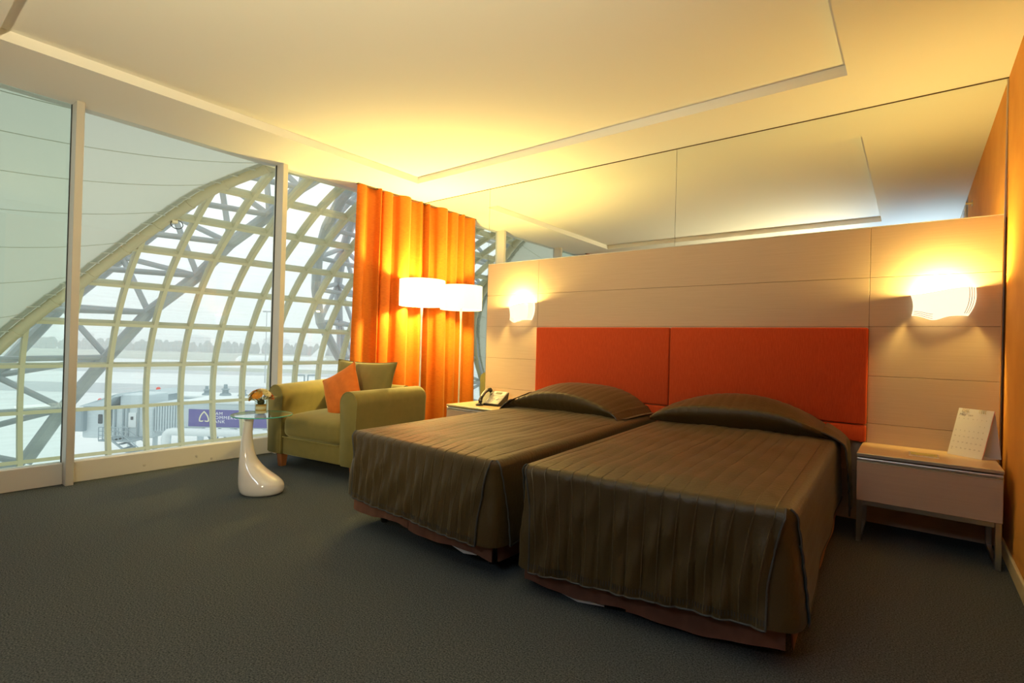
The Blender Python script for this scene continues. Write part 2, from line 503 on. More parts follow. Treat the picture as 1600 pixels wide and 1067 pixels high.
# ------------------------------------------------------------------ curtains
def curtain(y0, y1, x0, label, seed):
    rnd = random.Random(seed)
    t = thing('curtain', label, 'curtain', (x0, (y0 + y1) / 2, 0))
    n = 190
    ph = [rnd.uniform(0, 6.28) for _ in range(4)]
    # fold positions: irregular widths
    edges = [0.0]
    while edges[-1] < 1:
        edges.append(edges[-1] + rnd.choice((0.03, 0.045, 0.06, 0.09, 0.13, 0.19)) / (y1 - y0) * 1.0)
    amp = [rnd.uniform(0.35, 1.0) for _ in edges]
    def fn(u, w):
        k = 0
        uu = u + 0.010 * math.sin(3.1 * w + ph[0]) * math.sin(9 * u + ph[1])
        while k < len(edges) - 2 and uu > edges[k + 1]:
            k += 1
        f = (uu - edges[k]) / (edges[k + 1] - edges[k])
        f = min(max(f, 0), 1)
        s = math.sin(PI * f)
        s = s ** 0.6 * (1 if k % 2 == 0 else -1) * amp[k]
        z = 0.015 + (ZC - 0.02) * w
        a = 0.072 + 0.012 * (1 - w)
        y = y0 + (y1 - y0) * u
        y += (1 - w) ** 1.5 * 0.02 * math.sin(7 * u + ph[2]) - 0.05 * (1 - u) * (1 - w)
        return (x0 + a * s + 0.012 * math.sin(2 * w + 5 * u + ph[3]), y, z)
    MB().grid(fn, n, 26).build('cloth', M['curtain'], t, smooth=1.6)
    MB().box((x0 - 0.02, y0, ZC - 0.012), (x0 + 0.02, y1, ZC)).build('track', M['bronze'], t)
    return t
curtain(3.41, 4.379, -4.885, 'orange curtain hanging in folds beside the mirror, behind the floor lamp', 11)
curtain(-1.3, 0.32, -4.885, 'orange curtain at the near end of the window wall, seen only in the mirror', 5)

# ------------------------------------------------------------------ beds
def lerp2(a, b, t):
    return (a[0] + (b[0] - a[0]) * t, a[1] + (b[1] - a[1]) * t)

def unit2(p):
    l = math.hypot(*p)
    return (p[0] / l, p[1] / l)

def bed(label, FL, FR, HL, HR, zt, hemL, hemR, crL, crR, skz, seed, flap):
    rnd = random.Random(seed)
    t = thing('bed', label, 'bed', ((FL[0] + FR[0]) / 2, (FL[1] + FR[1]) / 2, 0), 0, 'twin beds')
    Wd = math.dist(FL, FR)
    Ln = math.dist(FL, HL)
    r = 0.035
    def P(u, v):
        return lerp2(lerp2(FL, FR, u), lerp2(HL, HR, u), v)
    fn_ = unit2((FR[1] - FL[1], -(FR[0] - FL[0])))       # foot normal
    ln_ = unit2((-(HL[1] - FL[1]), HL[0] - FL[0]))
    rn_ = unit2((HR[1] - FR[1], -(HR[0] - FR[0])))
    N = 17
    def puff(u):  # quilted channels
        return 0.0050 * abs(math.sin(PI * N * u)) ** 0.5
    iu, iv = r / Wd, r / Ln
    crv = 1 - math.dist(crL, HL) / Ln
    ps = [rnd.uniform(0, 6.28) for _ in range(12)]
    def wob(u, v):
        return 0.004 * math.sin(7 * u + 11 * v + ps[0]) + 0.003 * math.sin(23 * u - 9 * v + ps[1]) + 0.002 * math.sin(37 * v + 5 * u + ps[2])
    m = MB()
    def top(u, v):
        uu = iu + u * (1 - 2 * iu)
        vv = iv + v * (0.985 - iv)
        p = P(uu, vv)
        edge = min(1, min(u, 1 - u) * 12, v * 14)
        return (p[0], p[1], zt + (puff(uu) + wob(uu, vv)) * edge + 0.012 * edge * (1 - (2 * u - 1) ** 4))
    m.grid(top, N * 8, 44)
    def hem(u):
        return hemL + (hemR - hemL) * u
    rc = 0.085
    def path(tt, H):
        """profile down from the top edge: outward offset, height below the top; tt 0..1"""
        if tt < 0.18:
            a = tt / 0.18 * PI / 2
            return r * math.sin(a), r - r * math.cos(a)
        f = (tt - 0.18) / 0.82
        return r, r + (H - r) * f
    def foot(u, tt):
        H = zt - hem(u)
        off, dz = path(tt, H)
        f = max(0, (tt - 0.18) / 0.82)
        ins = r + (rc - r) * min(1, f * 1.6) ** 0.7
        uu = ins / Wd + u * (1 - 2 * ins / Wd)
        u0 = iu + u * (1 - 2 * iu)
        p = P(uu, iv)
        fold = 0.005 * f * math.sin(2 * PI * 2.3 * uu + ps[3]) + 0.003 * f * math.sin(2 * PI * 6.7 * uu + ps[4]) + 0.002 * math.sin(31 * uu + 14 * f + ps[5]) * f
        g = off + 0.03 * f ** 1.3 + fold + puff(uu) * 4.2 * min(1, tt * 2.2) ** 1.5 * (0.75 + 0.25 * math.sin(9 * f + 40 * uu + ps[6]))
        return (p[0] + fn_[0] * g, p[1] + fn_[1] * g, zt - dz)
    m.grid(foot, N * 10, 26)
    def side(sgn, nn, hh):
        def s(v, tt):
            H = zt - hh
            off, dz = path(tt, H)
            f = max(0, (tt - 0.18) / 0.82)
            ins = r + (rc * 0.9 - r) * min(1, f * 1.6) ** 0.7
            vv = ins / Ln + v * (0.985 - ins / Ln)
            p = P(iu if sgn < 0 else 1 - iu, vv)
            hgt = dz / 0.07
            fl = 0.035 * f * math.exp(-v * 9) if sgn > 0 else 0.0
            g = off + 0.012 * f + fl + 0.006 * f * math.sin(16 * v + ps[7]) + 0.005 * abs(math.sin(PI * hgt)) ** 0.6 * min(1, tt * 5)
            return (p[0] + nn[0] * g, p[1] + nn[1] * g, zt - dz)
        return s
    sl_, sr_ = side(-1, ln_, hemL), side(1, rn_, hemR)
    m.grid(sl_, 60, 22)
    m.grid(sr_, 60, 22)
    m.build('coverlet', M['spread'], t, smooth=1.2)
    # inset panels of the corner pleats
    for e, sd, nn in ((0, sl_, ln_), (1, sr_, rn_)):
        def ins(a, tt, e=e, sd=sd, nn=nn):
            A = foot(e, tt)
            B = sd(0, tt)
            f = max(0, (tt - 0.18) / 0.82)
            bul = 0.045 * math.sin(PI * a) * min(1, f * 1.5)
            rec = -0.010 * min(1, tt * 3)
            d = unit2((fn_[0] + nn[0], fn_[1] + nn[1]))
            x = A[0] + (B[0] - A[0]) * a + d[0] * (bul + rec)
            y = A[1] + (B[1] - A[1]) * a + d[1] * (bul + rec)
            return (x, y, A[2] + (B[2] - A[2]) * a + (0.004 if tt > .99 else 0))
        MB().grid(ins, 10, 20).build('pleat_insert', M['spread'], t, smooth=1.5)
    # raised seams between the quilted channels, over the top and down the foot, coloured lighter as painted glints
    qs = MB()
    for k in range(1, N):
        u = k / N
        ut = (u - iu) / (1 - 2 * iu)
        line = [Vector(top(ut, v)) + Vector((0, 0, 0.0005)) for v in [1 - 0.97 * j / 40 for j in range(int((1 - crv) * 40) + 4, 41)]]
        line += [Vector(foot(ut, tt)) + Vector((fn_[0], fn_[1], 0)) * 0.0008 for tt in [0.04 + 0.96 * j / 24 for j in range(25)]]
        qs.tube(line, 0.0026, 5)
    qs.build('quilting_seams', M['seamglint'], t)['kind'] = 'stuff'
    pp = MB()
    for e in (0, 1):
        pp.tube([foot(e, k / 24) for k in range(1, 25)], 0.0045, 6)
    pp.tube([sr_(0, k / 24) for k in range(1, 25)], 0.0045, 6)
    pp.tube([sl_(0, k / 24) for k in range(1, 25)], 0.0045, 6)
    pp.tube([foot(k / 80, 1) for k in range(81)], 0.0045, 6)
    pp.tube([sr_(k / 40, 1) for k in range(41)], 0.0045, 6)
    pp.build('piping', M['piping'], t)
    # rows of hand stitches above the hem
    stc = MB()
    for k in range(90):
        u = (k + 0.5) / 90
        a, b = Vector(foot(u, 0.965)), Vector(foot(u, 0.925))
        o = Vector((fn_[0], fn_[1], 0)) * 0.002
        stc.tube([a + o, b + o], 0.0018, 4)
    o = stc.build('hem_stitches', M['piping'], t)
    o['kind'] = 'stuff'
    if flap:
        def lin(a, tt):
            q = sr_(0.012, 0.40 + 0.60 * tt)
            return (q[0] - rn_[0] * 0.012 * a - fn_[0] * (0.004 - 0.016 * a), q[1] - rn_[1] * 0.012 * a - fn_[1] * (0.004 - 0.016 * a), q[2])
        MB().grid(lin, 2, 10).build('coverlet_lining', M['lining'], t)['label'] = 'pale blue lining showing at the split corner'
    # pillow under the spread
    def hump(u):
        a = max(0.0, 1 - abs(2 * u - 0.93) ** 2.3)
        return 0.215 * a ** 0.8
    def pil(u, tt):
        uu = -0.01 + 1.02 * u
        c = lerp2(crL, crR, uu)
        h = lerp2(HL, HR, uu)
        H = hump(uu)
        if tt < 0.38:
            f = tt / 0.38
            fy = -0.075 * math.sin(f * PI * 0.62) * min(1, H / 0.12) + f * 0.03
            z = H * (0.70 * f ** 0.9)
        else:
            f = (tt - 0.38) / 0.62
            fy = -0.062 * min(1, H / 0.12) * (1 - f) + 0.03 * (1 - f) + f * 1.0 * 0
            z = H * (0.70 + 0.30 * math.sin(f * PI / 2 * 1.25) / math.sin(PI / 2 * 1.0) - 0.0)
        ll = math.dist(c, h)
        d = unit2((h[0] - c[0], h[1] - c[1]))
        yy = fy + (ll * 0.97 * (0 if tt < 0.38 else ((tt - 0.38) / 0.62)))
        pz = puff(uu) * 0.8 * min(1, H / 0.08) * min(1, tt * 5) + 0.006 * math.sin(9 * uu + 5 * tt + ps[8])
        return (c[0] + d[0] * yy, c[1] + d[1] * yy - pz * (1 if tt < 0.45 else 0), zt + 0.012 + z + (pz if tt > 0.3 else 0))
    MB().grid(pil, N * 8, 30).build('pillow_cover', M['spread'], t, smooth=1.4)
    # cloth falling from the sides of the pillow
    for e, nn, hh in ((0, ln_, hemL + 0.06), (1, rn_, 0.13)):
        if e == 0 and flap:
            continue
        def fall(v, tt, e=e, nn=nn, hh=hh):
            c = lerp2(crL, crR, 0.06 if e == 0 else 0.93)
            h = lerp2(HL, HR, 0.06 if e == 0 else 0.93)
            top_ = zt + 0.012 + hump(0.06 if e == 0 else 0.93) * (0.55 + 0.45 * min(1, v * 2.2)) + 0.012
            w_ = 0.085 if flap or e == 0 else 0.022
            p = lerp2(c, h, -0.13 + 1.10 * v)
            if tt < 0.42:
                f = tt / 0.42
                g = f * (w_ + 0.045)
                z = top_ - (top_ - zt + 0.02) * f ** 1.5
            else:
                f = (tt - 0.42) / 0.58
                g = w_ + 0.045 + 0.03 * f + 0.008 * math.sin(7 * v + 3 * f)
                z = zt - 0.02 - (zt - 0.02 - hh) * f
            g += 0.004 * abs(math.sin(PI * z / 0.07))
            return (p[0] + nn[0] * g, p[1] + nn[1] * g, z)
        MB().grid(fall, 20, 34).build('side_fall', M['spread'], t, smooth=1.3)
        MB().tube([fall(0, k / 30) for k in range(31)], 0.006, 6).build('fall_piping', M['piping'], t)
    # mattress, skirt and feet
    mt = MB()
    q = [P(0.04, 0.03), P(0.96, 0.03), P(0.96, 0.98), P(0.04, 0.98)]
    mt.prism(q, 0.30, zt - 0.012)
    mt.build('mattress', M['mattress'], t)
    def sk(name, a, b, nrm, za, zb, z1, off):
        def s(u, w):
            p = lerp2(a, b, u)
            g = off + 0.006 * math.sin(8 * u + ps[9]) * (1 - w) + 0.01 * (1 - w) + 0.004 * math.sin(21 * u + ps[10]) * (1 - w)
            z0 = za + (zb - za) * u + 0.012 * math.sin(6.5 * u + ps[11])
            return (p[0] + nrm[0] * g, p[1] + nrm[1] * g, z0 + (z1 - z0) * w)
        def si(u, w):
            x, y, z = s(1 - u, w)
            return (x - nrm[0] * 0.006, y - nrm[1] * 0.006, z)
        MB().grid(s, 24, 6).grid(si, 24, 6).build(name, M['skirt'], t, smooth=1.2)
    A, B_, Cc, D_ = P(0.025, 0.022), P(0.975, 0.022), P(0.975, 0.97), P(0.025, 0.97)
    mid = lerp2(A, B_, 0.455)
    z1 = 0.34
    sk('foot_skirt', A, lerp2(mid, A, 0.004), fn_, skz[0], skz[1] + 0.008, z1, 0.012)
    sk('foot_skirt', mid, B_, fn_, skz[1], skz[2], z1, 0.008)
    sk('side_skirt', B_, Cc, rn_, skz[2], 0.03, z1, 0.010)
    sk('side_skirt', D_, A, ln_, 0.03, skz[0], z1, 0.010)
    # pale base tape glimpsed below the skirt
    ta, tb = lerp2(A, B_, 0.13 if flap else 0.74), lerp2(A, B_, 0.36 if flap else 0.90)
    tp = MB()
    rg = []
    for q, z0, z1_ in ((ta, skz[0] - 0.008, skz[0] + 0.04), (lerp2(ta, tb, 0.5), skz[1] - 0.022, skz[1] + 0.03), (tb, skz[1] - 0.006, skz[1] + 0.04)):
        rg.append([(q[0] + fn_[0] * .004, q[1] + fn_[1] * .004, z0), (q[0] + fn_[0] * .004, q[1] + fn_[1] * .004, z1_), (q[0], q[1], z1_), (q[0], q[1], z0)])
    tp.rings(rg)
    tp.build('base_tape', M['hemtape'], t)
    MB().prism([P(0.06, 0.05), P(0.94, 0.05), P(0.94, 0.97), P(0.06, 0.97)], 0.10, 0.30).build('bed_base', M['mattress'], t)
    for u, v in ((0.12, 0.08), (0.88, 0.08), (0.12, 0.93), (0.88, 0.93)):
        p = P(u, v)
        MB().lathe([(0.022, 0), (0.028, 0.03), (0.028, 0.10)], (p[0], p[1], 0), 10).build('foot', M['black'], t)
    return t

bed('twin bed under a dark bronze quilted spread, the one nearer the windows', (-2.77, 1.93), (-1.566, 1.905), (-2.90, 4.235), (-1.725, 4.235), 0.585,
    0.195, 0.168, (-2.85, 3.66), (-1.74, 3.66), (0.095, 0.09, 0.085), 3, False)
bed('twin bed under a dark bronze quilted spread, the one beside the nightstand with the calendar', (-1.456, 1.95), (-0.315, 2.06), (-1.615, 4.235), (-0.385, 4.235), 0.585,
    0.113, 0.165, (-1.582, 3.80), (-0.375, 3.90), (0.035, 0.025, 0.06), 4, True)

# ------------------------------------------------------------------ nightstands
def nightstand(x0, x1, yf, yb, zt, label, zd):
    t = thing('nightstand', label, 'nightstand', ((x0 + x1) / 2, (yf + yb) / 2, 0), 0, 'wall nightstands')
    MB().rbox((x0, yf + 0.002, zt - 0.016), (x1, yb, zt), 0.002, 1).build('top_board', M['nighttop'], t)
    MB().rbox((x0, yf - 0.002, zt - 0.020), (x1, yf + 0.006, zt - 0.001), 0.002, 1).build('top_edging', M['alu'], t)
    # finger groove with a rounded aluminium rail
    MB().box((x0 + 0.004, yf + 0.02, zt - 0.06), (x1 - 0.004, yf + 0.03, zt - 0.016)).build('groove', M['backing'], t)
    MB().tube([(x0 + 0.003, yf + 0.012, zt - 0.036), (x1 - 0.003, yf + 0.012, zt - 0.036)], 0.0115, 12).build('pull_rail', M['alu'], t)
    d = MB().rbox((x0 + 0.002, yf, zd), (x1 - 0.002, yf + 0.018, zt - 0.050), 0.002, 1).build('drawer', M['drawer'], t)
    MB().rbox((x0 + 0.002, yf - 0.002, zt - 0.053), (x1 - 0.002, yf + 0.012, zt - 0.048), 0.001, 1).build('drawer_edging', M['alu'], d)
    MB().box((x0 + 0.004, yf + 0.03, zd + 0.005), (x1 - 0.004, yb, zt - 0.018)).build('carcass', M['drawer'], t)
    for x in (x0 + 0.004, x1 - 0.032):
        MB().rbox((x, yf + 0.008, 0), (x + 0.028, yf + 0.036, zd - 0.001), 0.002, 1).build('leg', M['steel'], t)
        MB().rbox((x, yb - 0.05, 0), (x + 0.028, yb - 0.022, zd - 0.001), 0.002, 1).build('leg', M['steel'], t)
        MB().rbox((x + 0.002, yf + 0.037, 0.0), (x + 0.026, yb - 0.051, 0.02), 0.002, 1).build('side_rail', M['steel'], t)
    MB().rbox((x0 + 0.033, yf + 0.010, zd - 0.028), (x1 - 0.033, yf + 0.034, zd - 0.001), 0.002, 1).build('front_rail', M['steel'], t)
    return t
nightstand(-0.262, 0.398, 3.81, YP - 0.002, 0.542, 'low beige nightstand on steel legs against the orange wall, calendar standing on it', 0.255)
nightstand(-3.70, -3.02, 3.70, YP - 0.002, 0.530, 'low pale nightstand in the window corner, telephone standing on it', 0.25)

# desk calendar
def text_mesh(body, size, sp=1.0, align='LEFT', extrude=0.0, line=1.0, bold=0.0):
    cu = bpy.data.curves.new('lettering', 'FONT')
    cu.body = body
    cu.size = size
    cu.space_character = sp
    cu.space_line = line
    cu.align_x = align
    cu.extrude = extrude
    cu.offset = bold * size
    cu.resolution_u = 3
    o = bpy.data.objects.new('lettering', cu)
    COL.objects.link(o)
    bpy.context.view_layer.update()
    me = bpy.data.meshes.new_from_object(o.evaluated_get(bpy.context.evaluated_depsgraph_get()))
    v = [tuple(p.co) for p in me.vertices]
    f = [tuple(p.vertices) for p in me.polygons]
    bpy.data.objects.remove(o)
    bpy.data.curves.remove(cu)
    bpy.data.meshes.remove(me)
    return v, f

ZN = 0.542
cal = thing('desk_calendar', 'standing tent desk calendar open at a month page on the right nightstand', 'calendar', (0.29, 4.19, ZN))
A, B = Vector((0.178, 4.205, ZN + 0.001)), Vector((0.330, 4.105, ZN + 0.001))
ux = (B - A).normalized()
nb = Vector((-ux.y, ux.x, 0))
T0, T1 = A + nb * 0.055 + Vector((0, 0, 0.288)) + ux * 0.028, B + nb * 0.055 + Vector((0, 0, 0.288)) + ux * 0.028
up = (T0 - A)
hgt = up.length
up.normalize()
fnm = ux.cross(up).normalized()          # faces the room
ww = (B - A).length
def leaf(a, b, c, d, th, name, m):
    n = (b - a).cross(d - a).normalized() * th
    mb = MB()
    mb.add([a, b, c, d, a - n, b - n, c - n, d - n], [(0, 1, 2, 3), (7, 6, 5, 4), (0, 4, 5, 1), (1, 5, 6, 2), (2, 6, 7, 3), (3, 7, 4, 0)])
    return mb.build(name, m, cal, smooth=None)
leaf(A, B, T1, T0, 0.004, 'front_page', M['paper'])
leaf(B - fnm * 0.0042 + ux * .0015, B - fnm * 0.0002 + ux * 0.0015, T1 - fnm * 0.0002 + ux * 0.0015, T1 - fnm * 0.0042 + ux * 0.0015, 0.001, 'page_edge', M['pinkedge'])
A2, B2 = A + nb * 0.135 + ux * 0.01, B + nb * 0.140 + ux * 0.022
leaf(B2, A2, T0 - fnm * .006, T1 - fnm * .006, 0.002, 'back_board', M['card'])
leaf(A + nb * .012, B + nb * .012, B2 - nb * .004, A2 - nb * .004, 0.0015, 'base_board', M['card'])
co = MB()
for g in (0.14, 0.62):
    for k in range(4):
        c0 = T0 + ux * ww * (g + 0.055 * k) - up * 0.012
        mid = c0 - fnm * 0.004
        co.tube([mid + 0.011 * (math.cos(a) * fnm + math.sin(a) * up) for a in [2 * PI * j / 12 for j in range(12)]], 0.0014, 5, closed=True)
co.build('wire_binding', M['wire'], cal)['kind'] = 'stuff'
ink = MB()
def put(body, size, x, y):
    v, f = text_mesh(body, size)
    o = A + ux * x + up * y + fnm * 0.0012
    ink.add([Vector((o.x, o.y, o.z)) + ux * p[0] + up * p[1] for p in v], f)
put('May', 0.021, 0.012, hgt - 0.046)
put('2009', 0.013, 0.058, hgt - 0.046)
for k, s in enumerate('SMTWTFS'):
    put(s, 0.008, 0.014 + 0.0235 * k, hgt - 0.066)
d = 1
col = 5
row = 0
while d <= 31:
    yy = hgt - 0.105 - 0.036 * row
    if row == 5:
        yy = hgt - 0.105 - 0.036 * 4 - 0.011
    put(str(d), 0.010, 0.012 + 0.0235 * col, yy)
    d += 1
    col += 1
    if col == 7:
        col = 0
        row += 1
ink.build('printed_month', M['ink'], cal, smooth=None, fix=False)['kind'] = 'stuff'

# glossy leaflet on the nightstand
lf = thing('leaflet', 'small glossy green leaflet lying flat on the nightstand by the calendar', 'leaflet', (0.06, 4.02, ZN))
MB().rbox((-0.01, 3.95, ZN), (0.135, 4.09, ZN + 0.003), 0.001, 1).build('sleeve', M['clearcard'], lf)
MB().box((0.0, 3.985, ZN + 0.0031), (0.125, 4.082, ZN + 0.0037)).build('picture', M['green'], lf)

# telephone
ph = thing('telephone', 'grey and black desk telephone with its handset on the cradle, on the left nightstand', 'telephone', (-3.34, 4.02, 0.53), 0.12)
side = [(-0.10, 0.0), (0.075, 0.0), (0.098, 0.075), (0.110, 0.120), (0.102, 0.126), (-0.100, 0.018)]
MB().prism(side, -0.135, 0.105, 0).build('base', M['black'], ph, local=True)
sl = math.atan2(0.108, 0.202)
Rm = Matrix.Translation((0, -0.100, 0.0195)) @ Matrix.Rotation(sl, 4, 'X')
MB().rbox((-0.06, 0.0, 0.0), (0.108, 0.225, 0.007), 0.003, 1).xf(Rm).build('faceplate', M['phonegrey'], ph, local=True)
MB().rbox((-0.052, 0.145, 0.0072), (0.102, 0.215, 0.0105), 0.002, 1).xf(Rm).build('display_bezel', M['key'], ph, local=True)
MB().rbox((-0.02, 0.163, 0.0107), (0.055, 0.200, 0.012), 0.0005, 1).xf(Rm).build('screen', M['screen'], ph, local=True)
k0 = None
for i in range(3):
    for j in range(4):
        if k0 is None:
            k0 = MB().rbox((-0.045, 0.018, 0.0072), (-0.028, 0.030, 0.0115), 0.002, 1).build('key', M['key'], ph, local=True)
            base_v = [v.co.copy() for v in k0.data.vertices]
            for v in k0.data.vertices:
                v.co = Rm @ v.co
        else:
            q = Rm.to_3x3() @ Vector((0.023 * i, 0.022 * j, 0))
            copy_part(k0, ph).location = q
MB().lathe([(0.016, 0), (0.016, 0.004), (0.012, 0.0055)], (0.05, 0.085, 0.0072), 16).xf(Rm).build('navigation_key', M['key'], ph, local=True)
for j in range(4):
    MB().rbox((0.072, 0.03 + 0.026 * j, 0.0072), (0.098, 0.040 + 0.026 * j, 0.0105), 0.002, 1).xf(Rm).build('function_key', M['key'], ph, local=True)
hs = [(-0.105, -0.005, 0.035), (-0.105, 0.0, 0.055), (-0.105, 0.03, 0.085), (-0.105, 0.075, 0.120), (-0.105, 0.125, 0.150), (-0.105, 0.155, 0.158), (-0.105, 0.170, 0.150)]
h = MB().tube([Rm @ Vector((-0.095, y, z)) for y, z in ((-0.005, 0.012), (0.0, 0.030), (0.025, 0.046), (0.07, 0.058), (0.12, 0.060), (0.170, 0.050), (0.200, 0.034), (0.208, 0.014))], [0.020, 0.022, 0.018, 0.014, 0.014, 0.018, 0.023, 0.021], 12).build('handset', M['black'], ph, local=True)
MB().tube([Rm @ Vector((-0.095, y, z + 0.006)) for y, z in ((0.035, 0.050), (0.07, 0.060), (0.12, 0.062), (0.155, 0.056))], [0.012, 0.0125, 0.0125, 0.012], 10).build('handset_cover', M['phonegrey'], ph, local=True)
MB().prism([(0.02, 0.0), (0.14, 0.0), (0.105, 0.09)], 0.03, 0.036, 0).build('stand', M['black'], ph, local=True)
# small black holder
kn = thing('knob_holder', 'small black round holder with an upright knob beside the telephone', 'holder', (-3.40, 3.86, 0.53))
MB().lathe([(0.036, 0.0), (0.040, 0.008), (0.034, 0.018), (0.012, 0.024)], (0, 0, 0), 18).build('base', M['black'], kn, local=True)
MB().lathe([(0.010, 0.022), (0.008, 0.034), (0.013, 0.044), (0.011, 0.054), (0.003, 0.058)], (0.012, 0.0, 0), 12).build('knob', M['black'], kn, local=True)

# ------------------------------------------------------------------ wall sconces
def sconce(xc, label, energy):
    t = thing('wall_sconce', label, 'lamp', (xc, YP, 1.48), 0, 'wall sconces')
    def sh(u, w):
        s = 2 * u - 1
        wid = 0.150 + 0.012 * math.sin(PI * (w * 0.9 + 0.05)) * (1 if s > 0 else -1) + 0.006 * w
        if s > 0:
            wid += 0.010 * w - 0.018 * (1 - w) ** 3
        zb = -0.080 + 0.016 * (1 if s < -0.35 else 0) * (-(s + 0.35)) * 1.2 - 0.024 * math.exp(-((s + 0.25) / 0.38) ** 2) + 0.004 * s
        ztp = 0.082 + 0.010 * s + 0.010 * math.sin(2.2 * s)
        z = zb + (ztp - zb) * w
        dep = 0.105 * max(0, 1 - abs(s) ** 2.2) ** 0.6 * (0.72 + 0.28 * w) + 0.004
        return (s * wid, -dep, z)
    def shin(u, w):
        x, y, z = sh(1 - u, w)
        return (x * 0.985, y + 0.005, z)
    def bot(u, w):
        x, y, z = sh(u, 0.10)
        return (x, y * 0.55 * (1 - w) - 0.002, z)
    o = MB().grid(sh, 32, 10).grid(shin, 32, 10).grid(bot, 32, 3).build('glass_shade', M['sconce'], t, local=True, smooth=1.2)
    st = MB()
    for k in range(3):
        f = 0.035 + 0.035 * k
        st.tube([(lambda p: (p[0], p[1] - 0.001, p[2]))(sh(1 - f, w / 12)) for w in range(1, 13)], 0.0016, 4)
        st.tube([(lambda p: (p[0], p[1] - 0.001, p[2]))(sh(u / 14 * 0.42, 0.06 + 0.075 * k)) for u in range(1, 13)], 0.0014, 4)
    st.build('etched_stripes', M['stripe'], t, local=True)['kind'] = 'stuff'
    MB().rbox((-0.06, -0.012, -0.05), (0.06, -0.0005, 0.05), 0.003, 1).build('wall_plate', M['white'], t, local=True)
    b = MB().rbox((-0.012, -0.05, -0.03), (0.012, -0.011, -0.015), 0.003, 1).build('lamp_holder', M['alu'], t, local=True)
    lamp('sconce_bulb', 'POINT', (xc, YP - 0.060, 1.540), energy, WARM, 0.03)
    return t
sconce(0.135, 'lit curved opal glass wall sconce above the nightstand with the calendar', 54)
sconce(-3.235, 'lit curved opal glass wall sconce above the nightstand with the telephone', 66)

# ------------------------------------------------------------------ floor lamp
LX, LY = -4.50, 4.055
fl = thing('floor_lamp', 'tall floor lamp with a lit white drum shade standing in the curtained corner', 'lamp', (LX, LY, 0))
MB().lathe([(0.13, 0), (0.135, 0.008), (0.13, 0.018), (0.02, 0.028)], (LX, LY, 0), 28).build('base', M['chrome'], fl)
MB().tube([(LX, LY, 0.02), (LX, LY, 1.60)], 0.010, 12).build('pole', M['white'], fl)
MB().tube([(LX, LY, 1.44), (LX, LY, 1.58)], [0.011, 0.018], 12).build('collar', M['white'], fl)
rs, z0, z1 = 0.262, 1.565, 1.862
sh = MB().rings([[(LX + r * math.cos(2 * PI * k / 40), LY + r * math.sin(2 * PI * k / 40), z) for k in range(40)] for r, z in ((rs - .006, z0), (rs, z0), (rs, z1), (rs - 0.006, z1), (rs - 0.006, z0))], (False, False))
sh.build('drum_shade', M['lampshade'], fl)
s_ = MB()
for k in range(3):
    a = 2 * PI * k / 3
    s_.tube([(LX, LY, 1.60), (LX + (rs - .004) * math.cos(a), LY + (rs - .004) * math.sin(a), 1.60)], 0.003, 6)
s_.build('shade_ring', M['chrome'], fl)
lamp('floor_lamp_bulb', 'POINT', (LX, LY, 1.72), 200, WARM, 0.05)

# ------------------------------------------------------------------ armchair
CX, CY, CR = -4.07, 2.38, 0.14
ch = thing('armchair', 'olive green velour armchair by the windows with rounded arms', 'armchair', (CX, CY, 0), CR)
def splay(mb):
    mb.v = [(x - 0.27 * y * min(1.3, max(0.0, (0.0625 - x) / 0.36)), y, z) for x, y, z in mb.v]
    return mb
def arm(x0, x1, y0, y1):
    """rounded arm: section in x-z extruded along y, soft front edge"""
    xc, hw = (x0 + x1) / 2, (x1 - x0) / 2
    sec = []
    n = 16
    for k in range(n + 1):
        a = PI * k / n
        sec.append((hw * 1.04 * math.cos(a), 0.635 + 0.100 * math.sin(a)))
    sec += [(-hw * 1.0, 0.60), (-hw * 0.93, 0.45), (-hw * 0.93, 0.14), (-hw * 0.85, 0.125), (hw * 0.85, 0.125), (hw * 0.93, 0.14), (hw * 0.93, 0.45), (hw * 1.0, 0.60)]
    rings = []
    for y, s in ((y0, 0.90), (y0 + 0.006, 0.955), (y0 + 0.02, 0.99), (y0 + 0.045, 1.0), (y1 - 0.04, 1.0), (y1 - 0.012, 0.97), (y1, 0.90)):
        rings.append([(xc + px * s, y, 0.42 + (pz - 0.42) * (1 - (1 - s) * 0.35)) for px, pz in sec])
    return MB().rings(rings)
for x0, x1 in ((-0.495, -0.300), (0.425, 0.615)):
    a = splay(arm(x0, x1, 0.0, 0.86)).build('arm', M['olive'], ch, local=True, smooth=0.9)
    xc, hw = (x0 + x1) / 2, (x1 - x0) / 2 * 0.955
    pts = [(xc - hw * 0.93, 0.004, 0.14), (xc - hw * 0.93, 0.004, 0.45), (xc - hw, 0.004, 0.60)]
    pts += [(xc + hw * 1.04 * math.cos(PI - PI * k / 14), 0.004, 0.634 + 0.097 * math.sin(PI * k / 14)) for k in range(15)]
    pts += [(xc + hw, 0.004, 0.60), (xc + hw * 0.93, 0.004, 0.45), (xc + hw * 0.93, 0.004, 0.14)]
    MB().tube(pts, 0.005, 6).build('piping', M['olive'], a, local=True)
bk = MB()
sec = [(0.0, 0.13), (-0.01, 0.40)] + [(0.085 - 0.095 * math.cos(PI * k / 12), 0.63 + 0.105 * math.sin(PI * k / 12)) for k in range(13)] + [(0.17, 0.40), (0.17, 0.13)]
bk.rings([[(x, 0.69 + py, pz) for py, pz in sec] for x in (-0.31, 0.435)])
splay(bk).build('backrest', M['olive'], ch, local=True, smooth=0.9)
splay(MB().rbox((-0.305, 0.020, 0.125), (0.430, 0.72, 0.275), 0.02, 3)).build('seat_base', M['olive'], ch, local=True)
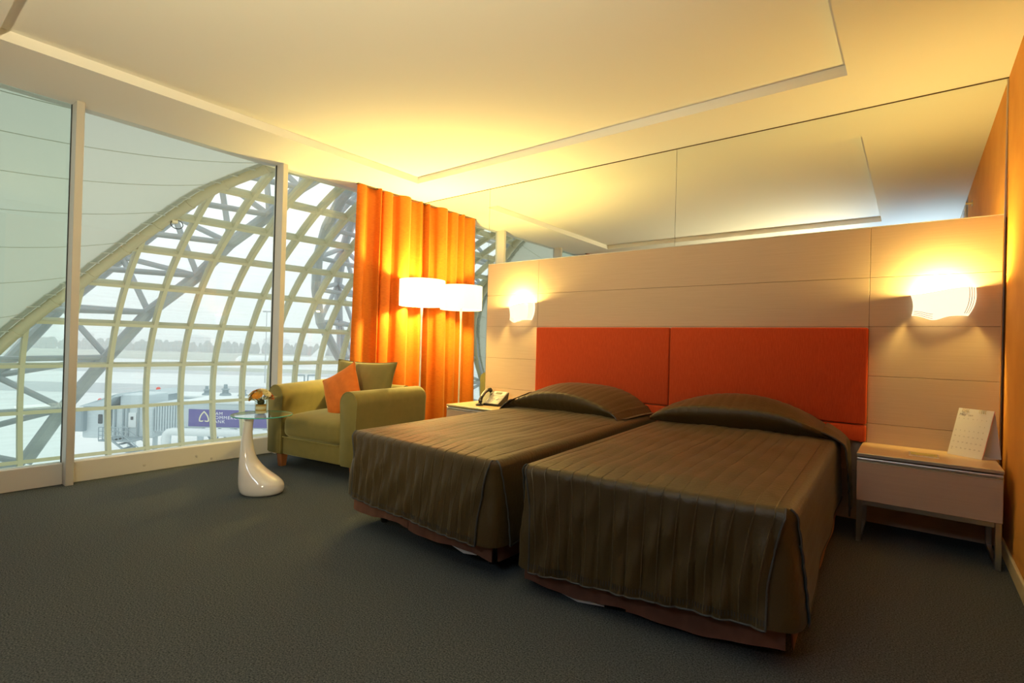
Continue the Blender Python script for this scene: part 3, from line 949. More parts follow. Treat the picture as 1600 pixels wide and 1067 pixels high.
def cushion(w, d, h, r, puff=0.03, seed=0):
    """rounded block: superellipse plan, domed top"""
    mb = MB()
    nu, nv = 24, 12
    def f(u, v):
        th = 2 * PI * u
        ph_ = PI * (v - 0.5)
        c, s = math.cos(th), math.sin(th)
        cp, s_p = math.cos(ph_), math.sin(ph_)
        e1, e2 = 0.22, 0.42
        sg = lambda a, p: math.copysign(abs(a) ** p, a)
        return (w / 2 * sg(c, e1) * sg(cp, e2), d / 2 * sg(s, e1) * sg(cp, e2), h / 2 * sg(s_p, e2) + (puff * (1 - c * c * 0) * cp * (1 if s_p > 0 else 0) * 0))
    return mb.grid(f, nu * 2, nv * 2)
sc = cushion(0.735, 0.66, 0.215, 0.05)
sc.xf(Matrix.Translation((0.0625, 0.325, 0.375)))
sc.v = [(x, y, z + (0.022 * (1 - ((x - 0.0625) / 0.37) ** 2) * (1 - ((y - 0.325) / 0.33) ** 2) if z > 0.40 else 0)) for x, y, z in sc.v]
splay(sc).build('seat_cushion', M['olive'], ch, local=True, smooth=1.5)
MB().tube([(0.0625 + sx_ * 0.358, 0.0 + yy, 0.285) for sx_, yy in ((-1, .03), (-0.97, 0.004), (-0.5, -0.003), (0, -0.004), (0.5, -0.003), (0.97, 0.004), (1, 0.03))], 0.005, 6).build('cushion_piping', M['olive'], ch, local=True)
for x, y in ((-0.40, 0.09), (0.52, 0.09), (-0.60, 0.77), (0.52, 0.77)):
    MB().rings([[(x + sx_ * s, y + sy_ * s, z) for sx_, sy_ in ((-1, -1), (1, -1), (1, 1), (-1, 1))] for s, z in ((0.024, 0.0), (0.034, 0.124))]).build('leg', M['legwood'], ch, local=True)

def pillow(name, label, w, h, th, m, loc, rot, cat='cushion'):
    """loose square cushion with pinched corners, standing in its local x-z plane"""
    t = MB()
    def f(sgn):
        def g(u, v):
            a, b = 2 * u - 1, 2 * v - 1
            pinch = 1 - 0.075 * (1 - a * a) * 0 - 0.0
            ex = 1 - 0.085 * (1 - abs(b) ** 2.0) * 0
            x = a * w / 2 * (1 - 0.075 * (1 - b * b) * abs(a) ** 3)
            z = b * h / 2 * (1 - 0.085 * (1 - a * a) * abs(b) ** 3)
            k = max(0.0, (1 - abs(a) ** 2.6) * (1 - abs(b) ** 2.6)) ** 0.55
            y = sgn * th / 2 * k + 0.004 * math.sin(9 * a + 4 * b) * k
            return (x, y, z)
        return g
    t.grid(f(1), 22, 22).grid(f(-1), 22, 22)
    me = t.mesh(name, m, 1.5)
    bm = bmesh.new()
    bm.from_mesh(me)
    bmesh.ops.remove_doubles(bm, verts=bm.verts[:], dist=0.0008)
    bmesh.ops.recalc_face_normals(bm, faces=bm.faces[:])
    bm.to_mesh(me)
    bm.free()
    o = bpy.data.objects.new(name, me)
    link(o)
    o.matrix_world = Matrix.Translation((CX, CY, 0)) @ Matrix.Rotation(CR, 4, 'Z') @ Matrix.Translation(loc) @ rot
    edge = [(a, 0, b) for a, b in ((-1, -1), (-.5, -1), (0, -1), (.5, -1), (1, -1), (1, -.5), (1, 0), (1, .5), (1, 1), (.5, 1), (0, 1), (-.5, 1), (-1, 1), (-1, .5), (-1, 0), (-1, -.5))]
    pts = [(a * w / 2 * (1 - 0.075 * (1 - b * b) * abs(a) ** 3), 0, b * h / 2 * (1 - 0.085 * (1 - a * a) * abs(b) ** 3)) for a, _, b in edge]
    p = MB().tube(pts, 0.004, 6, closed=True).build('piping', m, None)
    p.parent = o
    return tag(o, label, cat)
pillow('cushion', 'large olive green cushion leaning on the back of the armchair', 0.76, 0.50, 0.17, M['olive'], (0.085, 0.565, 0.712), Matrix.Rotation(0.0, 4, 'Y') @ Matrix.Rotation(-0.20, 4, 'X'))
pillow('cushion', 'bright orange cushion tilted on its corner in the armchair', 0.41, 0.41, 0.14, M['orange'], (0.095, 0.315, 0.685), Matrix.Rotation(-0.22, 4, 'X') @ Matrix.Rotation(-0.50, 4, 'Y'))

# ------------------------------------------------------------------ side table with flowers
TX, TY, TZ = -3.80, 1.87, 0.585
tb = thing('side_table', 'small side table of white lacquered teardrop base under a round glass top', 'table', (TX, TY, 0), YAW)
# sections: height, left edge, right edge (along the picture's width), depth radius
prof = [(0.0, -0.105, 0.150, 0.100), (0.012, -0.122, 0.176, 0.116), (0.04, -0.134, 0.186, 0.122), (0.075, -0.140, 0.180, 0.120), (0.105, -0.142, 0.155, 0.112), (0.135, -0.142, 0.110, 0.104),
        (0.17, -0.141, 0.058, 0.094), (0.21, -0.140, 0.012, 0.082), (0.26, -0.138, -0.024, 0.068), (0.32, -0.134, -0.045, 0.056), (0.38, -0.130, -0.055, 0.047), (0.44, -0.125, -0.058, 0.040), (0.51, -0.118, -0.055, 0.036), (0.575, -0.111, -0.045, 0.036)]
fine = []
for i in range(len(prof) - 1):
    for k in range(3):
        f = k / 3
        p0, p1, p2, p3 = prof[max(i - 1, 0)], prof[i], prof[i + 1], prof[min(i + 2, len(prof) - 1)]
        fine.append(tuple(0.5 * (2 * b + (c_ - a) * f + (2 * a - 5 * b + 4 * c_ - d_) * f * f + (3 * b - a - 3 * c_ + d_) * f ** 3) for a, b, c_, d_ in zip(p0, p1, p2, p3)))
fine.append(prof[-1])
MB().rings([[((l + r_) / 2 + (r_ - l) / 2 * math.cos(2 * PI * k / 32), dp * math.sin(2 * PI * k / 32), z) for k in range(32)] for z, l, r_, dp in fine]).build('base', M['gloss'], tb, local=True, smooth=1.5)
MB().lathe([(0.205, TZ - 0.009), (0.208, TZ - 0.001)], (0.014, 0, 0), 64).build('glass_top', M['tglass'], tb, local=True)
MB().rings([[(0.014 + r_ * math.cos(2 * PI * k / 64), r_ * math.sin(2 * PI * k / 64), z) for k in range(64)] for r_, z in ((0.2082, TZ - 0.0085), (0.2105, TZ - 0.005), (0.2082, TZ - 0.0012))], (False, False)).build('glass_edge', M['tedge'], tb, local=True)['label'] = 'green polished edge'
MB().lathe([(0.030, TZ - 0.013), (0.030, TZ - 0.009)], (-0.078, 0, 0), 20).build('mount', M['chrome'], tb, local=True)

VX, VY = TX - 0.004, TY + 0.004
vs = thing('flower_vase', 'short glass vase with amber layers holding cream and orange flowers, on the glass table', 'vase', (VX, VY, TZ))
MB().rings([[(VX + r_ * math.cos(2 * PI * k / 28), VY + r_ * math.sin(2 * PI * k / 28), TZ + z) for k in range(28)] for r_, z in ((0.001, 0.001), (0.041, 0.001), (0.042, 0.098), (0.039, 0.098), (0.038, 0.006), (0.001, 0.006))], (False, False)).build('glass', M['vase'], vs)
for z0_, z1_, m in ((0.0065, 0.022, 'pale'), (0.022, 0.036, 'sandy'), (0.036, 0.058, 'pale'), (0.058, 0.070, 'sandy')):
    MB().lathe([(0.0365, z0_), (0.0365, z1_)], (VX, VY, TZ), 24).build('filling', M[m], vs)
rnd = random.Random(21)
fw = thing('flower_bunch', 'bunch of cream and orange flowers standing in the glass vase', 'flowers', (VX, VY, TZ + 0.07))
def blossom(c, nrm, R, m, n=13, layers=2):
    c, nrm = Vector(c), Vector(nrm).normalized()
    a = nrm.orthogonal().normalized()
    b = nrm.cross(a)
    mb = MB()
    for L in range(layers):
        for k in range(n):
            th = 2 * PI * (k + 0.5 * L) / n + rnd.uniform(-.1, .1)
            d = math.cos(th) * a + math.sin(th) * b
            s = nrm.cross(d)
            lift = 0.25 + 0.45 * L
            r_ = R * (1 - 0.28 * L)
            tip = c + d * r_ + nrm * r_ * lift * 0.6
            midp = c + d * r_ * 0.55 + nrm * r_ * lift * 0.45
            wq = r_ * 0.27
            mb.add([c, midp - s * wq, tip - s * wq * .4, tip + s * wq * .4, midp + s * wq, midp - nrm * 0.002], [(0, 1, 2, 3, 4), (0, 4, 5), (0, 5, 1), (1, 5, 2), (2, 5, 3), (3, 5, 4)])
    return mb.build('blossom', m, fw, smooth=None)
for dx, dz, dd, R, m in ((-0.055, 0.130, -0.02, 0.036, 'petalo'), (0.028, 0.132, -0.045, 0.046, 'petalo'), (-0.012, 0.155, -0.035, 0.040, 'petalw'), (-0.035, 0.165, 0.01, 0.034, 'petaly'), (0.012, 0.170, 0.005, 0.036, 'petalw'),
                         (0.05, 0.150, 0.02, 0.032, 'petalw'), (-0.05, 0.150, 0.03, 0.034, 'petalw'), (0.0, 0.140, 0.05, 0.036, 'petaly'), (-0.072, 0.115, 0.0, 0.026, 'petaly')):
    p = Vector((VX, VY, TZ)) + _r * dx + Vector((_r.y, -_r.x, 0)) * -dd * -1 + Vector((0, 0, dz))
    blossom(p, p - Vector((VX, VY, TZ + 0.085)), R * 1.15, M[m])
    MB().tube([(VX + rnd.uniform(-.015, .015), VY + rnd.uniform(-.015, .015), TZ + 0.06), p - Vector((0, 0, 0.004))], 0.0022, 5).build('stem', M['stem'], fw)
sg = MB()
for k in range(34):
    a = rnd.uniform(0, 2 * PI)
    el = rnd.uniform(0.25, 1.1)
    L_ = rnd.uniform(0.06, 0.105)
    d = Vector((math.cos(a) * math.cos(el), math.sin(a) * math.cos(el), math.sin(el)))
    o = Vector((VX, VY, TZ + 0.095))
    e = o + d * L_
    sg.tube([o + d * 0.03, e], 0.0013, 4)
    for q in range(5):
        e2 = o + d * L_ * (0.6 + 0.1 * q)
        sd = d.orthogonal().normalized() * (1 if q % 2 else -1)
        sg.tube([e2, e2 + (d + sd).normalized() * 0.016], [0.002, 0.0006], 4)
sg.build('filler_sprigs', M['leaf'], fw)['kind'] = 'stuff'
MB().lathe([(0.001, 0.068), (0.020, 0.072), (0.026, 0.088), (0.020, 0.102), (0.001, 0.112)], (VX, VY, TZ), 12).build('dark_foliage', M['stem'], fw)

# ------------------------------------------------------------------ concourse shell outside the room: glass and ribs, membrane, trusses
LV = {-2: (-18.75, -5.10), -1: (-19.33, -3.86), 0: (-19.713, -2.533), 1: (-19.914, -1.179), 2: (-19.839, 0.159), 3: (-19.325, 1.434), 4: (-18.534, 2.575), 5: (-17.538, 3.559), 6: (-16.335, 4.414),
      7: (-15.154, 5.141), 8: (-13.819, 5.723), 9: (-12.42, 6.12), 10: (-11.0, 6.30), 11: (-9.55, 6.28)}
def arc(k, off=0.0):
    """point of the shell's cross-section at level k, moved outward by off"""
    def q(k):
        i = min(max(int(math.floor(k)), -1), 9)
        f = k - i
        p0, p1, p2, p3 = LV[i - 1], LV[i], LV[i + 1], LV[i + 2]
        return tuple(0.5 * (2 * b + (c - a) * f + (2 * a - 5 * b + 4 * c - d) * f * f + (3 * b - a - 3 * c + d) * f ** 3) for a, b, c, d in zip(p0, p1, p2, p3))
    x, z = q(k)
    if off:
        a, b = q(min(k + 0.05, 10.95)), q(max(k - 0.05, -0.98))
        tx, tz = a[0] - b[0], a[1] - b[1]
        l = math.hypot(tx, tz)
        x, z = x - tz / l * off, z + tx / l * off
    return x, z
def interp(tab, k):
    ks = sorted(tab)
    if k <= ks[0]:
        a, b = ks[0], ks[1]
    elif k >= ks[-1]:
        a, b = ks[-2], ks[-1]
    else:
        a = max(q for q in ks if q <= k)
        b = min(q for q in ks if q > k)
    return tab[a] + (tab[b] - tab[a]) * (k - a) / (b - a)
HI = {-1: 0.3, 0: 0.75, 1: 1.35, 2: 2.1, 3: 2.97, 4: 3.92, 5: 4.67, 6: 5.31, 7: 5.92, 7.8: 6.62, 9: 7.6, 11: 9.0}
LO = {-1: 16.6, 0: 15.9, 3: 14.4, 8: 11.9, 11: 10.3}
PER = 16.4
def hi(k, s=0):
    v_ = interp(HI, k)
    return v_ - v_ * 0.05 * (v_ - 3) / -arc(min(max(k, -0.9), 10.9))[0] - PER * s
def lo(k, s=0):
    v_ = interp(LO, k)
    return v_ - v_ * 0.05 * (v_ - 3) / -arc(min(max(k, -0.9), 10.9))[0] - PER * s
YR0 = 2.977
K0, K1 = -1.0, 10.9

def shell_zone(name, label, cat, fa, fb):
    t = thing(name, label, cat, (-19.0, (fa(2) + fb(2)) / 2, -3.8))
    ja, jb = math.floor(min(fa(k) for k in range(-1, 11)) - YR0), math.ceil(max(fb(k) for k in range(-1, 11)) - YR0)
    N = 96
    kk = [K0 + (K1 - K0) * i / N for i in range(N + 1)]
    for j in range(ja, jb + 1):
        y = YR0 + j
        run = [k for k in kk if fa(k) - 0.05 <= y <= fb(k) + 0.05]
        if len(run) < 3:
            continue
        mb = MB()
        ks = run[::3] + ([run[-1]] if (len(run) - 1) % 3 else [])
        rg = []
        for k in ks:
            (xi, zi), (xo, zo) = arc(k, -0.05), arc(k, 0.20)
            rg.append([(xi, y - 0.055, zi), (xi, y + 0.055, zi), (xo, y + 0.055, zo), (xo, y - 0.055, zo)])
        mb.rings(rg).sh().build('rib', M['rib'], t, smooth=None)
    for k in range(-1, 11):
        a, b = fa(k), fb(k)
        if b - a < 0.2:
            continue
        mb = MB()
        x0, z0 = arc(k)
        xa, za = arc(k + 0.05)
        tx, tz = xa - x0, za - z0
        l = math.hypot(tx, tz)
        tx, tz = tx / l, tz / l
        rg = []
        for y in (a, b):
            rg.append([(x0 + tx * s * 0.050 - tz * o, y, z0 + tz * s * 0.050 + tx * o) for s, o in ((-1, -0.045), (1, -0.045), (1, 0.18), (-1, 0.18))])
        mb.rings(rg).sh().build('transom', M['rib'], t, smooth=None)
    cache = {}
    for j in range(ja, jb):
        for k in range(-1, 10):
            ya, yb = YR0 + j, YR0 + j + 1
            poly = [(ya, k), (yb, k), (yb, k + 1), (ya, k + 1)]
            # clip against the slanting edges of the zone
            for fun, sgn in ((fa, 1), (fb, -1)):
                outp = []
                for i in range(len(poly)):
                    p, q = poly[i], poly[(i + 1) % len(poly)]
                    dp, dq = sgn * (p[0] - fun(p[1])), sgn * (q[0] - fun(q[1]))
                    if dp >= 0:
                        outp.append(p)
                    if dp * dq < 0:
                        f = dp / (dp - dq)
                        outp.append((p[0] + (q[0] - p[0]) * f, p[1] + (q[1] - p[1]) * f))
                poly = outp
                if len(poly) < 3:
                    break
            if len(poly) < 3:
                continue
            whole = len(poly) == 4 and abs(poly[0][0] - ya) < 1e-6 and abs(poly[2][0] - yb) < 1e-6 and abs(poly[2][1] - k - 1) < 1e-6 and abs(poly[0][1] - k) < 1e-6 and abs(poly[1][0] - yb) < 1e-6
            if whole and k in cache:
                o = copy_part(cache[k][0], t)
                o.location = (0.05 * (ya - cache[k][1]), ya - cache[k][1], 0)
                continue
            mb = MB()
            mb.add([(arc(p[1], 0.10)[0], p[0], arc(p[1], 0.10)[1]) for p in poly], [tuple(range(len(poly)))])
            o = mb.sh().build('pane', M['shellglass'], t, smooth=None)
            if whole:
                cache[k] = (o, ya)
    return t
shell_zone('glazed_shell', 'curved facade of glass panes in a cream grid, in full view beyond the room windows', 'glass facade', lambda k: hi(k), lambda k: lo(k))
shell_zone('glazed_shell', 'farther bay of the curved glass facade, seen only reflected in the mirror', 'glass facade', lambda k: hi(k, 1), lambda k: lo(k, 1))

def membrane(label, s):
    t = thing('membrane_roof', label, 'fabric roof', (-16.0, (lo(5, s) + hi(5, s - 1)) / 2, 3.0))
    fa, fb = (lambda k: lo(k, s)), (lambda k: hi(k, s - 1))
    ka = 0.05
    def P(u, w):
        k = ka + (K1 - ka) * w
        a, b = fa(k), fb(k)
        if b < a:
            a = b = (a + b) / 2
        x, z = arc(k)
        y = a + (b - a) * u
        sag = 4 * u * (1 - u) * (b - a)
        return (x + 0.050 * sag, y, z - 0.088 * sag)
    MB().grid(P, 40, 48).sh().build('fabric', M['membrane'], t, smooth=2.0)
    k = 1.3
    while k < 10.8:
        w = (k - ka) / (K1 - ka)
        MB().tube([(lambda p: (p[0] + 0.012, p[1], p[2] - 0.012))(P(i / 30, w)) for i in range(31)], 0.008, 5).sh().build('seam', M['seam'], t)
        k += 0.98
    for fun, inn in ((fb, -1), (fa, 1)):
        ks = [ka + (K1 - ka) * i / 60 for i in range(61)]
        pts = [(arc(k, -0.05)[0], fun(k), arc(k, -0.05)[1]) for k in ks]
        MB().tube(pts, 0.155, 12).sh().build('edge_beam', M['edgebeam'], t)
        kq = 0.5
        while kq < 10.6:
            p = [(arc(kq + d, -0.05)[0], fun(kq + d), arc(kq + d, -0.05)[1]) for d in (-0.03, 0.03)]
            MB().tube(p, 0.175, 12).sh().build('collar', M['edgebeam'], t)
            kq += 0.75
        st = MB()
        L = [(arc(k, -0.10)[0], fun(k) + inn * 0.25, arc(k, -0.10)[1]) for k in ks]
        R_ = [(arc(k, -0.10)[0], fun(k) + inn * 0.44, arc(k, -0.10)[1]) for k in ks]
        st.rings([[(a[0], a[1], a[2]), (b[0], b[1], b[2]), (b[0] + .02, b[1], b[2] - .03), (a[0] + .02, a[1], a[2] - .03)] for a, b in zip(L, R_)])
        st.sh().build('clamp_strip', M['membrane'], t, smooth=None)
        cl = MB()
        kq = 0.4
        while kq < 10.6:
            a = (arc(kq, -0.13)[0], fun(kq) + inn * 0.18, arc(kq, -0.13)[1])
            b = (arc(kq, -0.13)[0] + .02, fun(kq) + inn * 0.46, arc(kq, -0.13)[1] - 0.02)
            cl.tube([a, b], 0.020, 5)
            kq += 0.30
        cl.sh().build('clamps', M['seam'], t)['kind'] = 'stuff'
    return t
membrane('pale greenish fabric roof panel with level seams, beyond the left end of the window wall', 1)
membrane('fabric roof panel farther along the concourse, seen only reflected in the mirror', 2)
fx = thing('floodlight', 'small brass floodlight with a coiled cable fixed under the slanting edge beam', 'lamp', (-16.1, 5.38, 4.27))
MB().rbox((-16.18, 5.31, 4.22), (-16.02, 5.47, 4.34), 0.03, 2).build('housing', M['wire'], fx)
MB().tube([(-16.1, 5.38, 4.3), (-16.15, 5.34, 4.46)], 0.02, 6).build('bracket', M['alu'], fx)
MB().tube([(-16.05, 5.44 + 0.15 * math.cos(2 * PI * k / 16), 4.20 + 0.12 * math.sin(2 * PI * k / 16)) for k in range(16)], 0.012, 5, closed=True).build('cable', M['black'], fx)

def truss(label, A, B, Cn, group=None):
    """A, B: chords next to the glass (dict level -> y); Cn: outer chord"""
    ks = [0, 1, 2, 3, 4, 5, 6, 7, 8, 9, 10]
    t = thing('steel_truss', label, 'truss', (-21, A(2), -4))
    def p(k, y, off):
        x, z = arc(k, off)
        return Vector((x, y, z))
    a = [p(k, A(k), 0.75) for k in ks]
    b = [p(k, B(k), 0.95) for k in ks]
    c = [p(k + 0.55, Cn(k + 0.55), 2.9) for k in ks[:-1]]
    def bar(p0, p1, r, name):
        MB().tube([p0, p1], r, 10).build(name, M['tube'], t)
    for i in range(len(ks) - 1):
        bar(a[i], a[i + 1], 0.10, 'inner_chord')
        bar(b[i], b[i + 1], 0.19, 'main_chord')
        if i:
            bar(c[i - 1], c[i], 0.19, 'outer_chord')
        for q in (a[i], a[i + 1], b[i], b[i + 1]):
            bar(c[i], q, 0.095, 'strut')
    for i in range(len(ks)):
        bar(a[i], b[i], 0.09, 'cross_tube')
    return t
BT = {0: 3.2, 1: 4.1, 2: 5.15, 3: 6.08, 4: 7.2, 5: 7.75, 6: 8.40, 6.7: 8.6, 8: 9.2, 10: 10.0}
CT = {0: 0.6, 1: 2.0, 2.5: 4.17, 3.6: 5.67, 4.6: 6.75, 5.6: 7.58, 6.4: 8.26, 8: 9.5, 10: 11}
B2 = {0: 16.0, 2: 13.73, 3: 12.38, 4: 11.6, 5: 10.97, 6: 10.5, 7: 10.25, 8: 10.0, 10: 9.6}
truss('grey tubular truss running up behind the panes beside the slanting beam', hi, lambda k: interp(BT, k), lambda k: interp(CT, k))
truss('grey tubular truss behind the panes next to the orange curtain', lo, lambda k: interp(B2, k), lambda k: (interp(B2, k) + lo(k)) / 2 + 1.1)
truss('grey tubular truss farther along the concourse, seen only in the mirror', lambda k: lo(k, 1), lambda k: interp(B2, k) - PER, lambda k: (interp(B2, k) + lo(k)) / 2 + 1.1 - PER)
truss('grey tubular truss at the far end of the concourse, seen only in the mirror', lambda k: hi(k, 1), lambda k: interp(BT, k) - PER, lambda k: interp(CT, k) - PER)

# lower concourse floor and the room's own slab
struct(MB().box((-19.0, -26, -6.4), (8, 24, -6.0)), 'floor_concourse', M['granite'])

# ------------------------------------------------------------------ airfield
GZ = -12.0
def V(px, py, d):
    """world point seen at a pixel of the photograph, at depth d along the view axis (used to survey the far objects)"""
    c = Vector(((px - 800) / 804.1, -(py - 533.5) / 804.1, 1.0))
    return Vector((0, 0, 1.15)) + d * (c.x * _r2 + c.y * _u2 + c.z * _f)
struct(MB().add([(-2500, -2500, GZ), (2500, -2500, GZ), (2500, 2500, GZ), (-2500, 2500, GZ)], [(0, 1, 2, 3)]), 'ground_apron', M['concrete'], smooth=None)
RV, FV = Vector((_r.x, _r.y, 0)), Vector((-math.sin(YAW), math.cos(YAW), 0))
def strip(name, d0, d1, m, z, x0=-900, x1=400, skew=0.0):
    mb = MB()
    q = [RV * x0 + FV * (d0), RV * x1 + FV * (d0 + skew), RV * x1 + FV * (d1 + skew), RV * x0 + FV * d1]
    mb.add([(p.x, p.y, GZ + z) for p in q], [(0, 1, 2, 3)])
    return struct(mb, name, m, smooth=None)
strip('ground_taxiway', 95, 118, M['taxi'], 0.02, skew=30)
strip('ground_taxiway', 165, 185, M['taxi'], 0.02, skew=20)
strip('ground_grass', 195, 218, M['grass'], 0.03)
strip('ground_grass', 275, 420, M['grass'], 0.03)
# far tree belt and town
rt = random.Random(9)
tr = MB()
for i in range(760):
    x = -620 + 900 * i / 760 + rt.uniform(-2, 2)
    d = 420 + rt.uniform(-12, 12)
    r_ = rt.uniform(1.4, 3.6)
    p = RV * x + FV * d
    h = rt.uniform(5.0, 9.5)
    tr.rings([[(p.x + r_ * s * math.cos(2 * PI * k / 7 + i), p.y + r_ * s * math.sin(2 * PI * k / 7 + i), GZ + h * z) for k in range(7)] for s, z in ((0.7, 0), (1.0, 0.35), (0.85, 0.7), (0.35, 1.0))], (False, True))
o = tr.build('tree_belt', M['tree'])
o['kind'] = 'stuff'
for i in range(10):
    x = -520 + 70 * i + rt.uniform(-9, 9)
    p = RV * x + FV * (520 + rt.uniform(-30, 30))
    w_, h = rt.uniform(7, 22), rt.uniform(11, 17)
    t = thing('far_building', 'low pale building on the hazy horizon beyond the tree belt', 'building', (p.x, p.y, GZ), YAW, 'buildings on the horizon')
    MB().box((-w_ / 2, -6, 0), (w_ / 2, 6, h)).build('wall', M['city'], t, local=True)
    MB().prism([(-w_ / 2 - .5, h), (w_ / 2 + .5, h), (0, h + rt.uniform(1, 3))], -6.5, 6.5, 1).build('roof', M['pipe'], t, local=True)

# thin haze lying over the far airfield
hz = bpy.data.materials.new('airfield_haze')
hz.use_nodes = True
hz.node_tree.nodes.remove(hz.node_tree.nodes['Principled BSDF'])
vs_ = hz.node_tree.nodes.new('ShaderNodeVolumeScatter')
vs_.inputs['Color'].default_value = (0.97, 0.98, 1.0, 1)
vs_.inputs['Density'].default_value = 0.0024
hz.node_tree.links.new(vs_.outputs[0], hz.node_tree.nodes['Material Output'].inputs['Volume'])
hb_ = MB()
q = [RV * -900 + FV * 75, RV * 500 + FV * 75, RV * 500 + FV * 700, RV * -900 + FV * 700]
hb_.prism([(p.x, p.y) for p in q], GZ - 1, 45)
struct(hb_, 'air_haze', hz, smooth=None)

# parked aircraft
pc = V(368, 561, 250)
ac = thing('airliner', 'white airliner parked far out on the airfield', 'aircraft', (pc.x, pc.y, GZ), YAW)
zc = pc.z - GZ
fus = []
for x, r_, dz in ((0.0, 0.15, -0.5), (0.6, 0.9, -0.35), (1.8, 1.6, -0.12), (3.6, 2.0, 0), (7, 2.1, 0), (30, 2.1, 0), (36, 1.7, 0.35), (41, 1.0, 0.9), (44, 0.3, 1.3)):
    fus.append([(x, r_ * math.cos(2 * PI * k / 16), zc + dz + r_ * math.sin(2 * PI * k / 16)) for k in range(16)])
MB().rings(fus).build('fuselage', M['planewhite'], ac, local=True, smooth=1.2)
for sgn in (-1, 1):
    MB().add([(15, sgn * 1.8, zc - 1.0), (21, sgn * 1.8, zc - 1.0), (25.5, sgn * 17, zc + 0.2), (23.8, sgn * 17, zc + 0.2), (15, sgn * 1.8, zc - 0.6), (21, sgn * 1.8, zc - 0.7), (25.5, sgn * 17, zc + 0.35), (23.8, sgn * 17, zc + 0.35)],
             [(0, 1, 2, 3), (7, 6, 5, 4), (0, 4, 5, 1), (1, 5, 6, 2), (2, 6, 7, 3), (3, 7, 4, 0)]).build('wing', M['planewhite'], ac, local=True, smooth=None)
    MB().tube([(15.5, sgn * 6, zc - 1.7), (19, sgn * 6, zc - 1.7)], [1.0, 0.7], 12).build('engine', M['planegrey'], ac, local=True)
    MB().tube([(19, sgn * 2.5, 0), (19, sgn * 2.5, zc - 1.2)], 0.25, 8).build('main_gear', M['planegrey'], ac, local=True)
MB().tube([(4, 0, 0), (4, 0, zc - 1.8)], 0.2, 8).build('nose_gear', M['planegrey'], ac, local=True)
MB().add([(36, -.15, zc + 1.8), (43, -.15, zc + 1.8), (45, -.15, zc + 8), (42, -.15, zc + 8), (36, .15, zc + 1.8), (43, .15, zc + 1.8), (45, .15, zc + 8), (42, .15, zc + 8)],
         [(0, 1, 2, 3), (7, 6, 5, 4), (0, 4, 5, 1), (1, 5, 6, 2), (2, 6, 7, 3), (3, 7, 4, 0)]).build('tail_fin', M['planewhite'], ac, local=True, smooth=None)
# light mast
pm = V(417, 487, 150)
ms = thing('light_mast', 'tall thin floodlight mast out on the apron', 'mast', (pm.x, pm.y, GZ))
MB().tube([(pm.x, pm.y, GZ), (pm.x, pm.y, pm.z)], [0.22, 0.10], 8).build('pole', M['tube'], ms)
for k in (-1, 0, 1):
    q = pm + RV * 0.8 * k
    MB().rbox((q.x - 0.3, q.y - 0.3, q.z - 0.15), (q.x + 0.3, q.y + 0.3, q.z + 0.25), 0.05, 1).build('floodlight', M['tube'], ms)
MB().tube([pm - RV, pm + RV], 0.08, 6).build('crossarm', M['tube'], ms)

# ------------------------------------------------------------------ boarding bridge with the bank sign
org = V(295, 660, 36)
jb = thing('boarding_bridge', 'pale blue boarding bridge outside carrying the purple bank sign', 'boarding bridge', (org.x, org.y, GZ), YAW)
def L(px, py, d=36.0):
    """photograph pixel -> the bridge's own axes (x along it, z up from the ground)"""
    p = V(px, py, d) - org
    return (p.dot(RV), p.z + org.z - GZ)
def bb(name, x0, z0, x1, z1, y0, y1, m, r=0.03):
    return MB().rbox((x0, y0, z0), (x1, y1, z1), r, 1).build(name, m, jb, local=True)
xl, zt_ = L(285, 632)
xs0, _ = L(128, 660)
z_b = L(285, 668)[1]
bb('rear_tunnel', xl, z_b, xl + 13, zt_ + 0.15, 0.15, 3.2, M['bridge'])
bb('roof_edge', xl - 0.1, zt_ + 0.1, xl + 13, zt_ + 0.28, 0.02, 3.3, M['pipe'])
x235, _ = L(236, 660)
bb('front_tunnel', x235, L(260, 677)[1], xl + 0.2, zt_ + 0.02, 0.4, 2.9, M['bridge'])
n = 11
for k in range(n):
    x = x235 + 0.05 + (xl - x235 - 0.1) * k / n
    MB().box((x, 0.30, L(260, 677)[1] + 0.1), (x + 0.09, 0.40, zt_ - 0.05)).build('cladding_rib', M['bridge'], jb, local=True)
xc0, zc0 = L(131, 683)
xc1, zc1 = L(167, 642)
bb('cab', xc0, zc0, xc1, zc1 + 0.35, -0.2, 3.4, M['bridge'], 0.08)
bb('cab_canopy', L(126, 660)[0], L(126, 672)[1], xc0 + 0.35, zc1 + 0.1, -0.6, 3.6, M['bridgedark'], 0.08)
MB().prism([(xc0 - 0.2, zc1 + 0.3), (xc1, zc1 + 0.35), (xc1 + 0.9, zc1 + 1.25), (xc1 + 0.9, zc1 + 1.05)], -0.3, 3.5, 1).build('cab_roof', M['bridge'], jb, local=True)
xw, zw = L(161, 650)
bb('cab_window', xw - 0.17, zw - 0.5, xw + 0.14, zw + 0.15, -0.26, -0.18, M['dark'], 0.04)
xr0, zr0 = L(172, 690)
bb('rotunda', xr0, zr0 + 0.3, x235, zc1 + 0.3, 0.1, 3.0, M['bridge'], 0.05)
for px in (179, 192, 199, 215):
    x, _ = L(px, 650)
    bb('post', x - 0.06, zr0 + 0.3, x + 0.06, zc1 + 0.3, 0.0, 0.12, M['bridgedark'], 0.02)
xd0, zd0 = L(203, 668)
bb('service_door', L(199, 660)[0], zd0, L(212, 660)[0], L(205, 645)[1], 0.02, 0.14, M['pipe'], 0.02)
bb('door_window', L(204, 654)[0], L(204, 656)[1], L(208, 654)[0], L(208, 651)[1], -0.03, 0.03, M['dark'], 0.02)
